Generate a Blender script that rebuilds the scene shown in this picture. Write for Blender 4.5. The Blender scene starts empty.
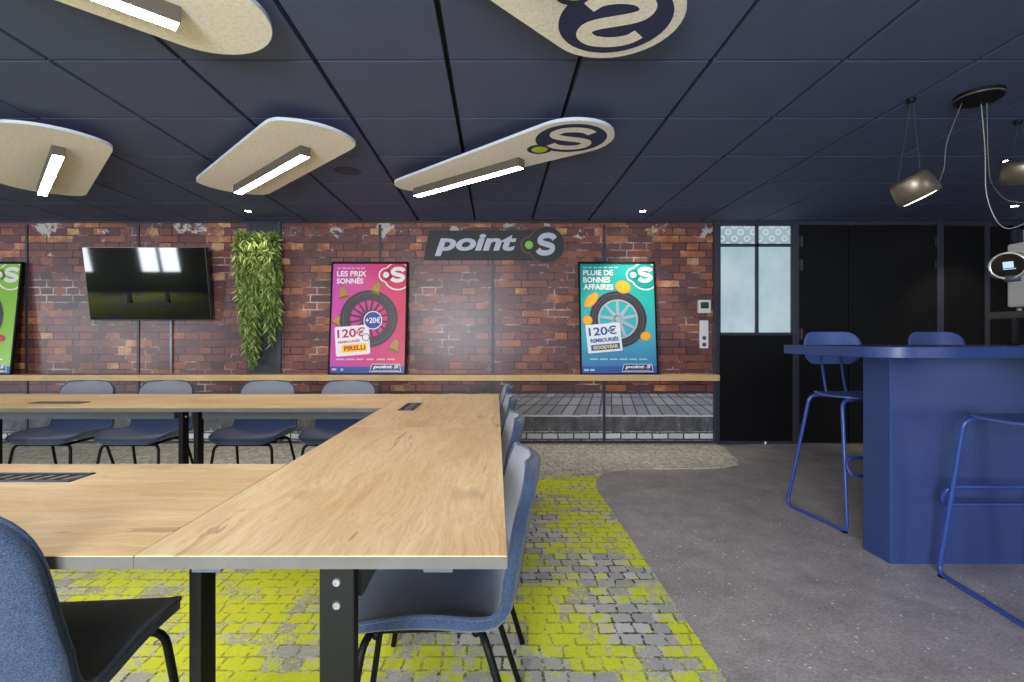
import bpy, bmesh, math, random
from mathutils import Vector, Matrix
random.seed(7)
C = bpy.context.scene
PI = math.pi

# ------------------------------------------------------------------ camera, world, light, exposure
CAM_Z, F = 1.12, 508.0
cd = bpy.data.cameras.new('camera'); cam = bpy.data.objects.new('camera', cd)
C.collection.objects.link(cam); C.camera = cam
cam.location = (0, 0, CAM_Z); cam.rotation_euler = (PI/2, 0, 0)
cd.sensor_width = 36; cd.lens = 36*F/1024; cd.clip_start = .02
cd.shift_x = 16/1024; cd.shift_y = -1.5/1024
C.view_settings.view_transform = 'Standard'; C.view_settings.look = 'None'
C.view_settings.gamma = 1; C.view_settings.use_curve_mapping = False
C.view_settings.exposure = 0.85
w = bpy.data.worlds.new('world'); C.world = w; w.use_nodes = True
w.node_tree.nodes['Background'].inputs[0].default_value = (.80, .88, 1, 1)
w.node_tree.nodes['Background'].inputs[1].default_value = .45

def area(name, loc, rot, sx, sy, power, col):
    l = bpy.data.lights.new(name, 'AREA'); l.shape = 'RECTANGLE'; l.size = sx; l.size_y = sy
    l.energy = power; l.color = col
    o = bpy.data.objects.new(name, l); o.location = loc; o.rotation_euler = rot
    C.collection.objects.link(o); return o
# daylight coming in through the four windows behind the camera (wall_front, y = -2.6)
REAR_Y = -2.6
WIN = [(-12.3, -10.5), (-9.35, -8.2), (-1.9, -.05), (4.4, 6.2)]
WZ0, WZ1 = .45, 2.25
WPOW = [150, 110, 230, 40]
for (x0, x1), p in zip(WIN, WPOW):
    area('window_daylight', ((x0+x1)/2, REAR_Y-.12, (WZ0+WZ1)/2), (PI/2, 0, 0), x1-x0, WZ1-WZ0, p, (.86, .92, 1))

# ------------------------------------------------------------------ helpers
def s2l(c):
    c /= 255.0
    return c/12.92 if c <= .04045 else ((c+.055)/1.055)**2.4
def S(r, g, b): return (s2l(r), s2l(g), s2l(b), 1)

def newmat(name):
    m = bpy.data.materials.new(name); m.use_nodes = True
    return m, m.node_tree.nodes, m.node_tree.links, m.node_tree.nodes['Principled BSDF']
def N(nodes, t, **k):
    n = nodes.new(t)
    for a, v in k.items(): setattr(n, a, v)
    return n
def plain(name, col, rough=.5, metal=0, spec=.5, noise=0, nscale=40, bump=0, coat=0):
    m, nd, lk, b = newmat(name)
    b.inputs['Base Color'].default_value = col; b.inputs['Roughness'].default_value = rough
    b.inputs['Metallic'].default_value = metal; b.inputs['Specular IOR Level'].default_value = spec
    b.inputs['Coat Weight'].default_value = coat
    if noise or bump:
        tc = N(nd, 'ShaderNodeTexCoord'); nz = N(nd, 'ShaderNodeTexNoise')
        nz.inputs['Scale'].default_value = nscale; nz.inputs['Detail'].default_value = 4
        lk.new(tc.outputs['Object'], nz.inputs['Vector'])
        if noise:
            mx = ramp(nd, [(.3, tuple(c*(1-noise) for c in col[:3])+(1,)), (.7, tuple(min(1, c*(1+noise)) for c in col[:3])+(1,))])
            lk.new(nz.outputs['Fac'], mx.inputs[0]); lk.new(mx.outputs[0], b.inputs['Base Color'])
        if bump:
            bp = N(nd, 'ShaderNodeBump'); bp.inputs['Strength'].default_value = bump; bp.inputs['Distance'].default_value = .004
            lk.new(nz.outputs['Fac'], bp.inputs['Height']); lk.new(bp.outputs[0], b.inputs['Normal'])
    return m
def ramp(nd, stops, interp='LINEAR'):
    r = N(nd, 'ShaderNodeValToRGB'); r.color_ramp.interpolation = interp
    e = r.color_ramp.elements
    while len(e) > 1: e.remove(e[0])
    e[0].position, e[0].color = stops[0]
    for p, c in stops[1:]:
        x = e.new(p); x.color = c
    return r
def mixc(nd, lk, fac, a, b, blend='MIX'):
    m = N(nd, 'ShaderNodeMix', data_type='RGBA', blend_type=blend)
    for sock, v in ((m.inputs[0], fac), (m.inputs[6], a), (m.inputs[7], b)):
        if hasattr(v, 'links') or hasattr(v, 'is_output'): lk.new(v, sock)
        else: sock.default_value = v
    return m.outputs[2]
def math_(nd, lk, op, a, b=0.0, clamp=False):
    m = N(nd, 'ShaderNodeMath', operation=op, use_clamp=clamp)
    for sock, v in ((m.inputs[0], a), (m.inputs[1], b)):
        if hasattr(v, 'is_output'): lk.new(v, sock)
        else: sock.default_value = v
    return m.outputs[0]
def noise(nd, lk, vec, scale, detail=3, rough=.5, dist=0):
    n = N(nd, 'ShaderNodeTexNoise'); n.inputs['Scale'].default_value = scale
    n.inputs['Detail'].default_value = detail; n.inputs['Roughness'].default_value = rough
    n.inputs['Distortion'].default_value = dist
    lk.new(vec, n.inputs['Vector']); return n
def mapping(nd, lk, vec, scale=(1,1,1), loc=(0,0,0), rot=(0,0,0)):
    m = N(nd, 'ShaderNodeMapping'); m.inputs['Scale'].default_value = scale
    m.inputs['Location'].default_value = loc; m.inputs['Rotation'].default_value = rot
    lk.new(vec, m.inputs['Vector']); return m.outputs[0]
def emis(name, col, strength):
    m, nd, lk, b = newmat(name)
    b.inputs['Base Color'].default_value = col
    b.inputs['Emission Color'].default_value = col; b.inputs['Emission Strength'].default_value = strength
    return m

def link(o, parent=None):
    C.collection.objects.link(o)
    if parent: o.parent = parent
    return o
def mk(name, bm, mat, parent=None, smooth=False, bevel=0, kind=None, mats=None):
    bmesh.ops.recalc_face_normals(bm, faces=bm.faces)
    me = bpy.data.meshes.new(name); bm.to_mesh(me); bm.free()
    for m_ in (mats or [mat]): me.materials.append(m_)
    if smooth:
        for p in me.polygons: p.use_smooth = True
        if smooth == 'angle': me.set_sharp_from_angle(angle=.7)
    o = bpy.data.objects.new(name, me); link(o, parent)
    if bevel:
        md = o.modifiers.new('bevel', 'BEVEL'); md.width = bevel; md.segments = 2; md.limit_method = 'ANGLE'; md.angle_limit = .6
        if smooth: o.modifiers.new('wn', 'WEIGHTED_NORMAL')
    if kind: o['kind'] = kind
    return o
def thing(name, label, cat, loc=(0,0,0), rz=0, group=None):
    o = bpy.data.objects.new(name, None); o.empty_display_size = .1; link(o)
    o.location = loc; o.rotation_euler = (0, 0, rz)
    o['label'] = label; o['category'] = cat
    if group: o['group'] = group
    return o
def tag(o, label, cat, group=None, kind=None):
    o['label'] = label; o['category'] = cat
    if group: o['group'] = group
    if kind: o['kind'] = kind
    return o
def copy_tree(o, label, loc, rz, parent=None):
    def rec(a, p):
        c = a.copy(); C.collection.objects.link(c)
        if p: c.parent = p
        for ch in a.children: rec(ch, c)
        return c
    c = rec(o, None); c['label'] = label; c.location = loc; c.rotation_euler = (0, 0, rz)
    return c
def BM(): return bmesh.new()
def box(bm, a, b):
    x0, y0, z0 = a; x1, y1, z1 = b
    v = [bm.verts.new(p) for p in ((x0,y0,z0),(x1,y0,z0),(x1,y1,z0),(x0,y1,z0),(x0,y0,z1),(x1,y0,z1),(x1,y1,z1),(x0,y1,z1))]
    for f in ((0,3,2,1),(4,5,6,7),(0,1,5,4),(1,2,6,5),(2,3,7,6),(3,0,4,7)): bm.faces.new([v[i] for i in f])
    return bm
def boxm(a, b): return box(BM(), a, b)
def prism(bm, poly, z0, z1, fn=lambda x, y, z: (x, y, z)):
    a = [bm.verts.new(fn(x, y, z0)) for x, y in poly]; b = [bm.verts.new(fn(x, y, z1)) for x, y in poly]
    n = len(poly); bm.faces.new(a[::-1]); bm.faces.new(b)
    for i in range(n): bm.faces.new((a[i], a[(i+1) % n], b[(i+1) % n], b[i]))
    return bm
def flat(bm, poly, fn, z=0):
    bm.faces.new([bm.verts.new(fn(x, y, z)) for x, y in poly]); return bm
def ring(bm, cx, cy, rx0, ry0, rx1, ry1, fn, z=0, n=40, a0=0, a1=2*PI):
    closed = abs(a1-a0-2*PI) < 1e-6
    m = n if closed else n+1
    A = []; B = []
    for i in range(m):
        t = a0+(a1-a0)*i/n
        A.append(bm.verts.new(fn(cx+rx0*math.cos(t), cy+ry0*math.sin(t), z)))
        B.append(bm.verts.new(fn(cx+rx1*math.cos(t), cy+ry1*math.sin(t), z)))
    for i in range(n):
        j = (i+1) % m
        bm.faces.new((A[i], A[j], B[j], B[i]))
    return bm
def circ(cx, cy, rx, ry=None, n=36):
    ry = rx if ry is None else ry
    return [(cx+rx*math.cos(2*PI*i/n), cy+ry*math.sin(2*PI*i/n)) for i in range(n)]
def rrect(x0, y0, x1, y1, r, n=6):
    out = []
    for cx, cy, a in ((x1-r, y1-r, 0), (x0+r, y1-r, PI/2), (x0+r, y0+r, PI), (x1-r, y0+r, 1.5*PI)):
        for i in range(n+1):
            t = a+PI/2*i/n; out.append((cx+r*math.cos(t), cy+r*math.sin(t)))
    return out
def capsule(p0, r0, p1, r1, n=20):
    """convex outline round two circles"""
    p0 = Vector(p0); p1 = Vector(p1); d = p1-p0; L = d.length; a = math.atan2(d.y, d.x); b = math.acos((r0-r1)/L)
    out = []
    for i in range(n+1):
        t = a+b+(2*PI-2*b)*i/n; out.append((p0.x+r0*math.cos(t), p0.y+r0*math.sin(t)))
    for i in range(n+1):
        t = a-b+2*b*i/n; out.append((p1.x+r1*math.cos(t), p1.y+r1*math.sin(t)))
    return out
def smooth_path(pts, n=8):
    """Catmull-Rom"""
    P = [Vector(p) for p in pts]; out = []
    for i in range(len(P)-1):
        p0 = P[max(i-1, 0)]; p1 = P[i]; p2 = P[i+1]; p3 = P[min(i+2, len(P)-1)]
        for k in range(n):
            t = k/n
            out.append(.5*((2*p1)+(p2-p0)*t+(2*p0-5*p1+4*p2-p3)*t*t+(3*p1-p0-3*p2+p3)*t**3))
    out.append(P[-1]); return out
def round_path(pts, r, n=5, closed=False):
    P = [Vector(p) for p in pts]; out = []; m = len(P)
    for i in range(m):
        if not closed and i in (0, m-1): out.append(P[i]); continue
        a, b, c = P[i-1], P[i], P[(i+1) % m]
        u = (a-b); v = (c-b); k = min(r, u.length*.49, v.length*.49)
        s = b+u.normalized()*k; e = b+v.normalized()*k
        for j in range(n+1):
            t = j/n; out.append(s*(1-t)**2+b*2*t*(1-t)+e*t*t)
    return out
def tube(bm, pts, r, n=8, closed=False):
    P = [Vector(p) for p in pts]; m = len(P); rings = []; up = None
    for i in range(m):
        if closed: t = (P[(i+1) % m]-P[i-1])
        else: t = P[min(i+1, m-1)]-P[max(i-1, 0)]
        t.normalize()
        if up is None:
            up = Vector((0, 0, 1)) if abs(t.z) < .9 else Vector((1, 0, 0))
        up = (up-t*up.dot(t)); up.normalize(); sd = t.cross(up)
        rr = r(i/(m-1)) if callable(r) else r
        rings.append([bm.verts.new(P[i]+(up*math.cos(2*PI*k/n)+sd*math.sin(2*PI*k/n))*rr) for k in range(n)])
    for i in range(m if closed else m-1):
        a, b = rings[i], rings[(i+1) % m]
        for k in range(n): bm.faces.new((a[k], a[(k+1) % n], b[(k+1) % n], b[k]))
    if not closed: bm.faces.new(rings[0][::-1]); bm.faces.new(rings[-1])
    return bm
def tubem(pts, r, n=8, closed=False): return tube(BM(), pts, r, n, closed)
def lathe(bm, prof, n=32, fn=lambda p: p, cap=False):
    rings = []
    for r, z in prof:
        rings.append([bm.verts.new(fn(Vector((r*math.cos(2*PI*k/n), r*math.sin(2*PI*k/n), z)))) for k in range(n)])
    for a, b in zip(rings, rings[1:]):
        for k in range(n): bm.faces.new((a[k], a[(k+1) % n], b[(k+1) % n], b[k]))
    if cap: bm.faces.new(rings[0][::-1]); bm.faces.new(rings[-1])
    return bm
def text(bm, s, x0, y0, x1, y1, fn, z=0, bold=.0, shear=0.0, mirror=False, depth=0):
    """lettering fitted into a box of the plane given by fn"""
    cu = bpy.data.curves.new('lettering', 'FONT'); cu.body = s; cu.offset = bold; cu.shear = shear; cu.resolution_u = 4
    cu.extrude = .5 if depth else 0
    ob = bpy.data.objects.new('lettering', cu)
    me = bpy.data.meshes.new_from_object(ob)
    xs = [v.co.x for v in me.vertices]; ys = [v.co.y for v in me.vertices]
    ax, bx, ay, by = min(xs), max(xs), min(ys), max(ys)
    vs = []
    for v in me.vertices:
        u = (v.co.x-ax)/(bx-ax); t = (v.co.y-ay)/(by-ay)
        zz = z if not depth else z+(v.co.z+.5)*depth
        vs.append(bm.verts.new(fn(x0+(x1-x0)*u, y0+(y1-y0)*t, zz)))
    for p in me.polygons:
        try: bm.faces.new([vs[i] for i in p.vertices])
        except ValueError: pass
    bpy.data.objects.remove(ob); bpy.data.curves.remove(cu); bpy.data.meshes.remove(me)
    return bm
def bold_s(bm, x0, y0, x1, y1, fn, z=0, shear=0.0, depth=0, wd=.10):
    """heavy sans letter S drawn as one stroke inside a box"""
    cl = smooth_path([(.37, .235, 0), (.25, .345, 0), (.04, .395, 0), (-.20, .365, 0), (-.33, .255, 0), (-.32, .13, 0), (-.20, .055, 0), (0, .0, 0), (.20, -.055, 0), (.32, -.13, 0), (.33, -.255, 0), (.20, -.365, 0), (-.04, -.395, 0), (-.25, -.345, 0), (-.37, -.235, 0)], 6)
    L = []; R = []
    for i, p in enumerate(cl):
        t = (cl[min(i+1, len(cl)-1)]-cl[max(i-1, 0)]).normalized(); n = Vector((-t.y, t.x, 0))
        L.append(p+n*wd); R.append(p-n*wd)
    zs = [z] if not depth else [z, z+depth]
    xs = [q.x for q in L+R]; ys = [q.y for q in L+R]; ax, bx, ay, by = min(xs), max(xs), min(ys), max(ys)
    def P(q, zz):
        u = (q.x-ax)/(bx-ax); t = (q.y-ay)/(by-ay); w_ = x1-x0; k = shear*(y1-y0)
        return bm.verts.new(fn(x0+(w_-k)*u+k*t, y0+(y1-y0)*t, zz))
    G = [[[P(q, zz) for q in side] for side in (L, R)] for zz in zs]
    for g_ in G:
        for i in range(len(cl)-1): bm.faces.new((g_[0][i], g_[0][i+1], g_[1][i+1], g_[1][i]))
    if depth:
        for k in (0, 1):
            for i in range(len(cl)-1): bm.faces.new((G[0][k][i], G[0][k][i+1], G[1][k][i+1], G[1][k][i]))
    return bm
def at(px, py, d):                                   # photograph position at a known distance -> place in the room
    return Vector(((px-496)/F*d, d, CAM_Z+(339.5-py)/F*d))

# ------------------------------------------------------------------ materials
M = {}
M['black'] = plain('black_metal', S(8, 8, 9), .6, spec=.25)
M['blackpanel'] = plain('black_door_board', S(8, 8, 10), .5, spec=.25, noise=.08, nscale=8)
M['frame_grey'] = plain('anthracite_profile', S(52, 54, 66), .4)
M['pillar'] = plain('anthracite_board', S(40, 42, 52), .5)
M['bracket'] = plain('bracket_grey', S(70, 76, 90), .5)
M['chrome'] = plain('chrome', (.85, .85, .86, 1), .25, metal=.75)
M['steel'] = plain('zinc_steel', S(150, 155, 165), .35, metal=.7)
M['darksteel'] = plain('dark_grey_steel', S(70, 75, 84), .5)
M['white'] = plain('white_plastic', S(225, 225, 225), .4)
M['blue'] = plain('blue_bar_laminate', S(50, 68, 122), .42, noise=.03, nscale=6)
M['bluemetal'] = plain('blue_lacquer_steel', S(52, 76, 150), .3)
M['blueseat'] = plain('blue_stool_shell', S(78, 96, 160), .36)
M['tile'] = plain('navy_ceiling_tile', S(78, 86, 118), .75, noise=.06, nscale=5, bump=.1)
M['groove'] = plain('ceiling_grid_black', S(12, 13, 18), .6)
M['greywall'] = plain('pale_wall_paint', S(190, 192, 195), .8, noise=.04, nscale=6)

def fabric(name, c0, c1, scale=900):
    m, nd, lk, b = newmat(name)
    tc = N(nd, 'ShaderNodeTexCoord'); v = tc.outputs['Object']
    n1 = noise(nd, lk, mapping(nd, lk, v, (1, 1, 1)), scale*.4, 4, .7)
    n2 = noise(nd, lk, v, 30, 3, .6)
    r = ramp(nd, [(.33, c0), (.67, c1)]); lk.new(n1.outputs['Fac'], r.inputs[0])
    d = mixc(nd, lk, math_(nd, lk, 'MULTIPLY', n2.outputs['Fac'], .35), r.outputs[0], c0)
    lk.new(d, b.inputs['Base Color']); b.inputs['Roughness'].default_value = .95
    b.inputs['Sheen Weight'].default_value = .25; b.inputs['Specular IOR Level'].default_value = .2
    bp = N(nd, 'ShaderNodeBump'); bp.inputs['Strength'].default_value = .35; bp.inputs['Distance'].default_value = .002
    lk.new(n1.outputs['Fac'], bp.inputs['Height']); lk.new(bp.outputs[0], b.inputs['Normal'])
    return m
M['denim'] = fabric('blue_tweed', S(28, 38, 60), S(76, 92, 122))
M['shadedfab'] = fabric('shaded_tweed', S(32, 42, 72), S(58, 74, 112))  # inside chair fabric darkened to navy for the shade under the table
M['litfab'] = fabric('lit_tweed', S(100, 102, 116), S(152, 153, 168))  # same inside fabric in the paler tone it takes where lit

def oak():
    m, nd, lk, b = newmat('oak_laminate')
    tc = N(nd, 'ShaderNodeTexCoord'); oi = N(nd, 'ShaderNodeObjectInfo')
    off = N(nd, 'ShaderNodeVectorMath', operation='MULTIPLY_ADD')
    lk.new(oi.outputs['Random'], off.inputs[0]); off.inputs[1].default_value = (37, 19, 5); lk.new(tc.outputs['Object'], off.inputs[2])
    v = off.outputs[0]
    warp = noise(nd, lk, mapping(nd, lk, v, (1.2, 2.4, 2.4)), 1.6, 3)
    wv = N(nd, 'ShaderNodeVectorMath', operation='MULTIPLY_ADD')
    lk.new(warp.outputs['Color'], wv.inputs[0]); wv.inputs[1].default_value = (.0, .16, .16); lk.new(v, wv.inputs[2])
    v2 = wv.outputs[0]
    g1 = noise(nd, lk, mapping(nd, lk, v2, (1.3, 22, 22)), 1.6, 6, .62)
    g2 = noise(nd, lk, mapping(nd, lk, v2, (4, 150, 150)), 1.5, 4, .6)
    g3 = noise(nd, lk, mapping(nd, lk, v, (1.0, 3.2, 3.2)), 1.4, 2, .5)
    r1 = ramp(nd, [(.25, S(198, 154, 102)), (.45, S(226, 186, 134)), (.60, S(240, 208, 158)), (.8, S(248, 226, 184))])
    lk.new(g1.outputs['Fac'], r1.inputs[0])
    r3 = ramp(nd, [(.3, S(216, 172, 120)), (.7, S(250, 228, 184))]); lk.new(g3.outputs['Fac'], r3.inputs[0])
    c = mixc(nd, lk, .45, r1.outputs[0], r3.outputs[0])
    rf = ramp(nd, [(.35, (.80, .80, .80, 1)), (.55, (1, 1, 1, 1))]); lk.new(g2.outputs['Fac'], rf.inputs[0])
    c = mixc(nd, lk, .8, c, rf.outputs[0], 'MULTIPLY')
    ck = noise(nd, lk, mapping(nd, lk, v2, (.9, 26, 26), (3, 7, 1)), 1.1, 3, .5)
    rk = ramp(nd, [(.690, (0, 0, 0, 1)), (.715, (1, 1, 1, 1))]); lk.new(ck.outputs['Fac'], rk.inputs[0])
    kn = noise(nd, lk, mapping(nd, lk, v, (2.2, 6, 6), (9, 2, 0)), 1.7, 1)
    rn = ramp(nd, [(.70, (0, 0, 0, 1)), (.78, (1, 1, 1, 1))]); lk.new(kn.outputs['Fac'], rn.inputs[0])
    kk = math_(nd, lk, 'ADD', math_(nd, lk, 'MULTIPLY', rk.outputs[0], .55), math_(nd, lk, 'MULTIPLY', rn.outputs[0], .3), True)
    c = mixc(nd, lk, kk, c, S(150, 108, 70))
    lk.new(c, b.inputs['Base Color']); b.inputs['Roughness'].default_value = .42; b.inputs['Specular IOR Level'].default_value = .35
    return m
M['oak'] = oak()
M['oakedge'] = plain('grey_oak_edge', S(94, 90, 86), .6, noise=.12, nscale=14)
M['shelf'] = plain('pale_oak_shelf', S(206, 174, 126), .5, noise=.08, nscale=9)

def felt():
    m, nd, lk, b = newmat('cream_felt')
    tc = N(nd, 'ShaderNodeTexCoord'); n1 = noise(nd, lk, tc.outputs['Object'], 60, 5, .75)
    r = ramp(nd, [(.3, S(218, 206, 196)), (.5, S(238, 229, 221)), (.7, S(248, 242, 237))]); lk.new(n1.outputs['Fac'], r.inputs[0])
    lk.new(r.outputs[0], b.inputs['Base Color']); b.inputs['Roughness'].default_value = 1
    return m
M['felt'] = felt()
M['feltedge'] = plain('felt_cut_edge', S(205, 210, 226), .9)
M['navy'] = plain('navy_felt', S(44, 46, 84), .95, noise=.08, nscale=80)
M['lime'] = plain('lime_felt', S(190, 205, 50), .9)
M['led'] = emis('led_diffuser', (1, .93, .82, 1), 24)
M['spot'] = emis('spot_lamp', (1, .93, .82, 1), 30)
M['barbody'] = plain('bronze_grey_housing', S(96, 90, 84), .45, metal=.3)

def mural():
    """brick street print on the back wall panels: bricks above, pavement, kerb and setts at the foot"""
    m, nd, lk, b = newmat('printed_brick_mural')
    tc = N(nd, 'ShaderNodeTexCoord'); sp = N(nd, 'ShaderNodeSeparateXYZ'); lk.new(tc.outputs['Object'], sp.inputs[0])
    cb = N(nd, 'ShaderNodeCombineXYZ'); lk.new(sp.outputs['X'], cb.inputs[0]); lk.new(sp.outputs['Z'], cb.inputs[1])
    p = cb.outputs[0]; X, Z = sp.outputs['X'], sp.outputs['Z']
    nd_ = noise(nd, lk, p, 14, 3, .6)
    wp = N(nd, 'ShaderNodeVectorMath', operation='MULTIPLY_ADD')
    lk.new(nd_.outputs['Color'], wp.inputs[0]); wp.inputs[1].default_value = (.022, .016, 0); lk.new(p, wp.inputs[2])
    bt = N(nd, 'ShaderNodeTexBrick'); lk.new(wp.outputs[0], bt.inputs['Vector'])
    bt.offset = .5; bt.offset_frequency = 2; bt.squash = .5; bt.squash_frequency = 2
    for k, v in (('Color1', (0,0,0,1)), ('Color2', (1,1,1,1)), ('Mortar', (.5,.5,.5,1))): bt.inputs[k].default_value = v
    bt.inputs['Scale'].default_value = 1; bt.inputs['Mortar Size'].default_value = .0075; bt.inputs['Mortar Smooth'].default_value = .3
    bt.inputs['Bias'].default_value = 0; bt.inputs['Brick Width'].default_value = .285; bt.inputs['Row Height'].default_value = .0805
    big = noise(nd, lk, p, .9, 2, .5); med = noise(nd, lk, p, 4, 3, .6); fine = noise(nd, lk, p, 60, 4, .7)
    t = math_(nd, lk, 'ADD', math_(nd, lk, 'MULTIPLY', bt.outputs['Color'], .70), math_(nd, lk, 'MULTIPLY', math_(nd, lk, 'SUBTRACT', big.outputs['Fac'], .28), .85))
    ht = N(nd, 'ShaderNodeMapRange'); lk.new(Z, ht.inputs[0]); ht.inputs[1].default_value = 1.9; ht.inputs[2].default_value = 2.15
    t = math_(nd, lk, 'ADD', t, math_(nd, lk, 'MULTIPLY', math_(nd, lk, 'MULTIPLY', ht.outputs[0], med.outputs['Fac']), .18))
    t = math_(nd, lk, 'ADD', t, math_(nd, lk, 'MULTIPLY', math_(nd, lk, 'SUBTRACT', med.outputs['Fac'], .5), .6), True)
    r = ramp(nd, [(0, S(62, 42, 46)), (.22, S(92, 60, 63)), (.46, S(110, 68, 68)), (.66, S(124, 73, 68)), (.80, S(142, 84, 68)), (.92, S(172, 106, 72)), (1, S(200, 154, 110))])
    lk.new(t, r.inputs[0])
    fr = ramp(nd, [(.3, (.58, .58, .58, 1)), (.68, (1.25, 1.22, 1.2, 1))]); lk.new(fine.outputs['Fac'], fr.inputs[0])
    brick = mixc(nd, lk, 1.0, r.outputs[0], fr.outputs[0], 'MULTIPLY')
    mm = noise(nd, lk, p, 2.2, 4, .65)
    mr = ramp(nd, [(.40, S(36, 27, 31)), (.53, S(78, 64, 67)), (.66, S(184, 176, 172))]); lk.new(mm.outputs['Fac'], mr.inputs[0])
    c = mixc(nd, lk, bt.outputs['Fac'], brick, mr.outputs[0])
    # flaking white paint towards the top and low at the right end
    pn = noise(nd, lk, p, 3.6, 6, .7, .3)
    hi = N(nd, 'ShaderNodeMapRange'); lk.new(Z, hi.inputs[0]); hi.inputs[1].default_value = 1.95; hi.inputs[2].default_value = 2.3
    hi.inputs[3].default_value = 0; hi.inputs[4].default_value = .17
    pt = math_(nd, lk, 'ADD', pn.outputs['Fac'], hi.outputs[0])
    pr = ramp(nd, [(.735, (0,0,0,1)), (.755, (1,1,1,1))]); lk.new(pt, pr.inputs[0])
    c = mixc(nd, lk, math_(nd, lk, 'MULTIPLY', pr.outputs[0], .85), c, S(196, 194, 192))
    # pavement slabs drawn in perspective on the print
    u = math_(nd, lk, 'MULTIPLY', math_(nd, lk, 'SUBTRACT', X, 1.25), 1.0)
    k = math_(nd, lk, 'DIVIDE', 1.0, math_(nd, lk, 'ADD', .75, math_(nd, lk, 'MULTIPLY', math_(nd, lk, 'SUBTRACT', .54, Z), 1.35)))
    up = math_(nd, lk, 'MULTIPLY', u, k)
    cp = N(nd, 'ShaderNodeCombineXYZ'); lk.new(math_(nd, lk, 'MULTIPLY', up, 1.0), cp.inputs[0]); lk.new(math_(nd, lk, 'MULTIPLY', k, -1.1), cp.inputs[1])
    b2 = N(nd, 'ShaderNodeTexBrick'); lk.new(cp.outputs[0], b2.inputs['Vector'])
    b2.offset = 0; b2.squash = 1
    b2.inputs['Color1'].default_value = S(136, 136, 144); b2.inputs['Color2'].default_value = S(172, 172, 180); b2.inputs['Mortar'].default_value = S(70, 70, 78)
    b2.inputs['Scale'].default_value = 1; b2.inputs['Mortar Size'].default_value = .008; b2.inputs['Mortar Smooth'].default_value = .2
    b2.inputs['Brick Width'].default_value = .13; b2.inputs['Row Height'].default_value = .17
    g = mixc(nd, lk, .5, b2.outputs['Color'], fr.outputs[0], 'MULTIPLY')
    kerb_r = ramp(nd, [(.35, S(62, 62, 68)), (.60, S(104, 104, 108)), (.70, S(176, 176, 178))]); 
    kn = noise(nd, lk, mapping(nd, lk, p, (1, .5, 1)), 9, 5, .7); lk.new(kn.outputs['Fac'], kerb_r.inputs[0])
    b3 = N(nd, 'ShaderNodeTexBrick'); lk.new(mapping(nd, lk, wp.outputs[0], (1,1,1), (0, .02, 0)), b3.inputs['Vector'])
    b3.inputs['Color1'].default_value = S(186, 186, 188); b3.inputs['Color2'].default_value = S(228, 228, 228); b3.inputs['Mortar'].default_value = S(58, 58, 62)
    b3.inputs['Scale'].default_value = 1; b3.inputs['Mortar Size'].default_value = .009; b3.inputs['Mortar Smooth'].default_value = .3
    b3.inputs['Brick Width'].default_value = .17; b3.inputs['Row Height'].default_value = .07
    wob = math_(nd, lk, 'MULTIPLY', math_(nd, lk, 'SUBTRACT', med.outputs['Fac'], .5), .03)
    Zw = math_(nd, lk, 'ADD', Z, wob)
    def step(h): return math_(nd, lk, 'LESS_THAN', Zw, h)
    c = mixc(nd, lk, step(.560), c, S(62, 56, 58))
    c = mixc(nd, lk, step(.535), c, g)
    c = mixc(nd, lk, step(.305), c, S(204, 204, 208))
    c = mixc(nd, lk, step(.285), c, kerb_r.outputs[0])
    c = mixc(nd, lk, step(.125), c, b3.outputs['Color'])
    lk.new(c, b.inputs['Base Color']); b.inputs['Roughness'].default_value = .6
    b.inputs['Specular IOR Level'].default_value = .3
    b.inputs['Coat Weight'].default_value = .55; b.inputs['Coat Roughness'].default_value = .3
    return m
M['mural'] = mural()

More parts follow.
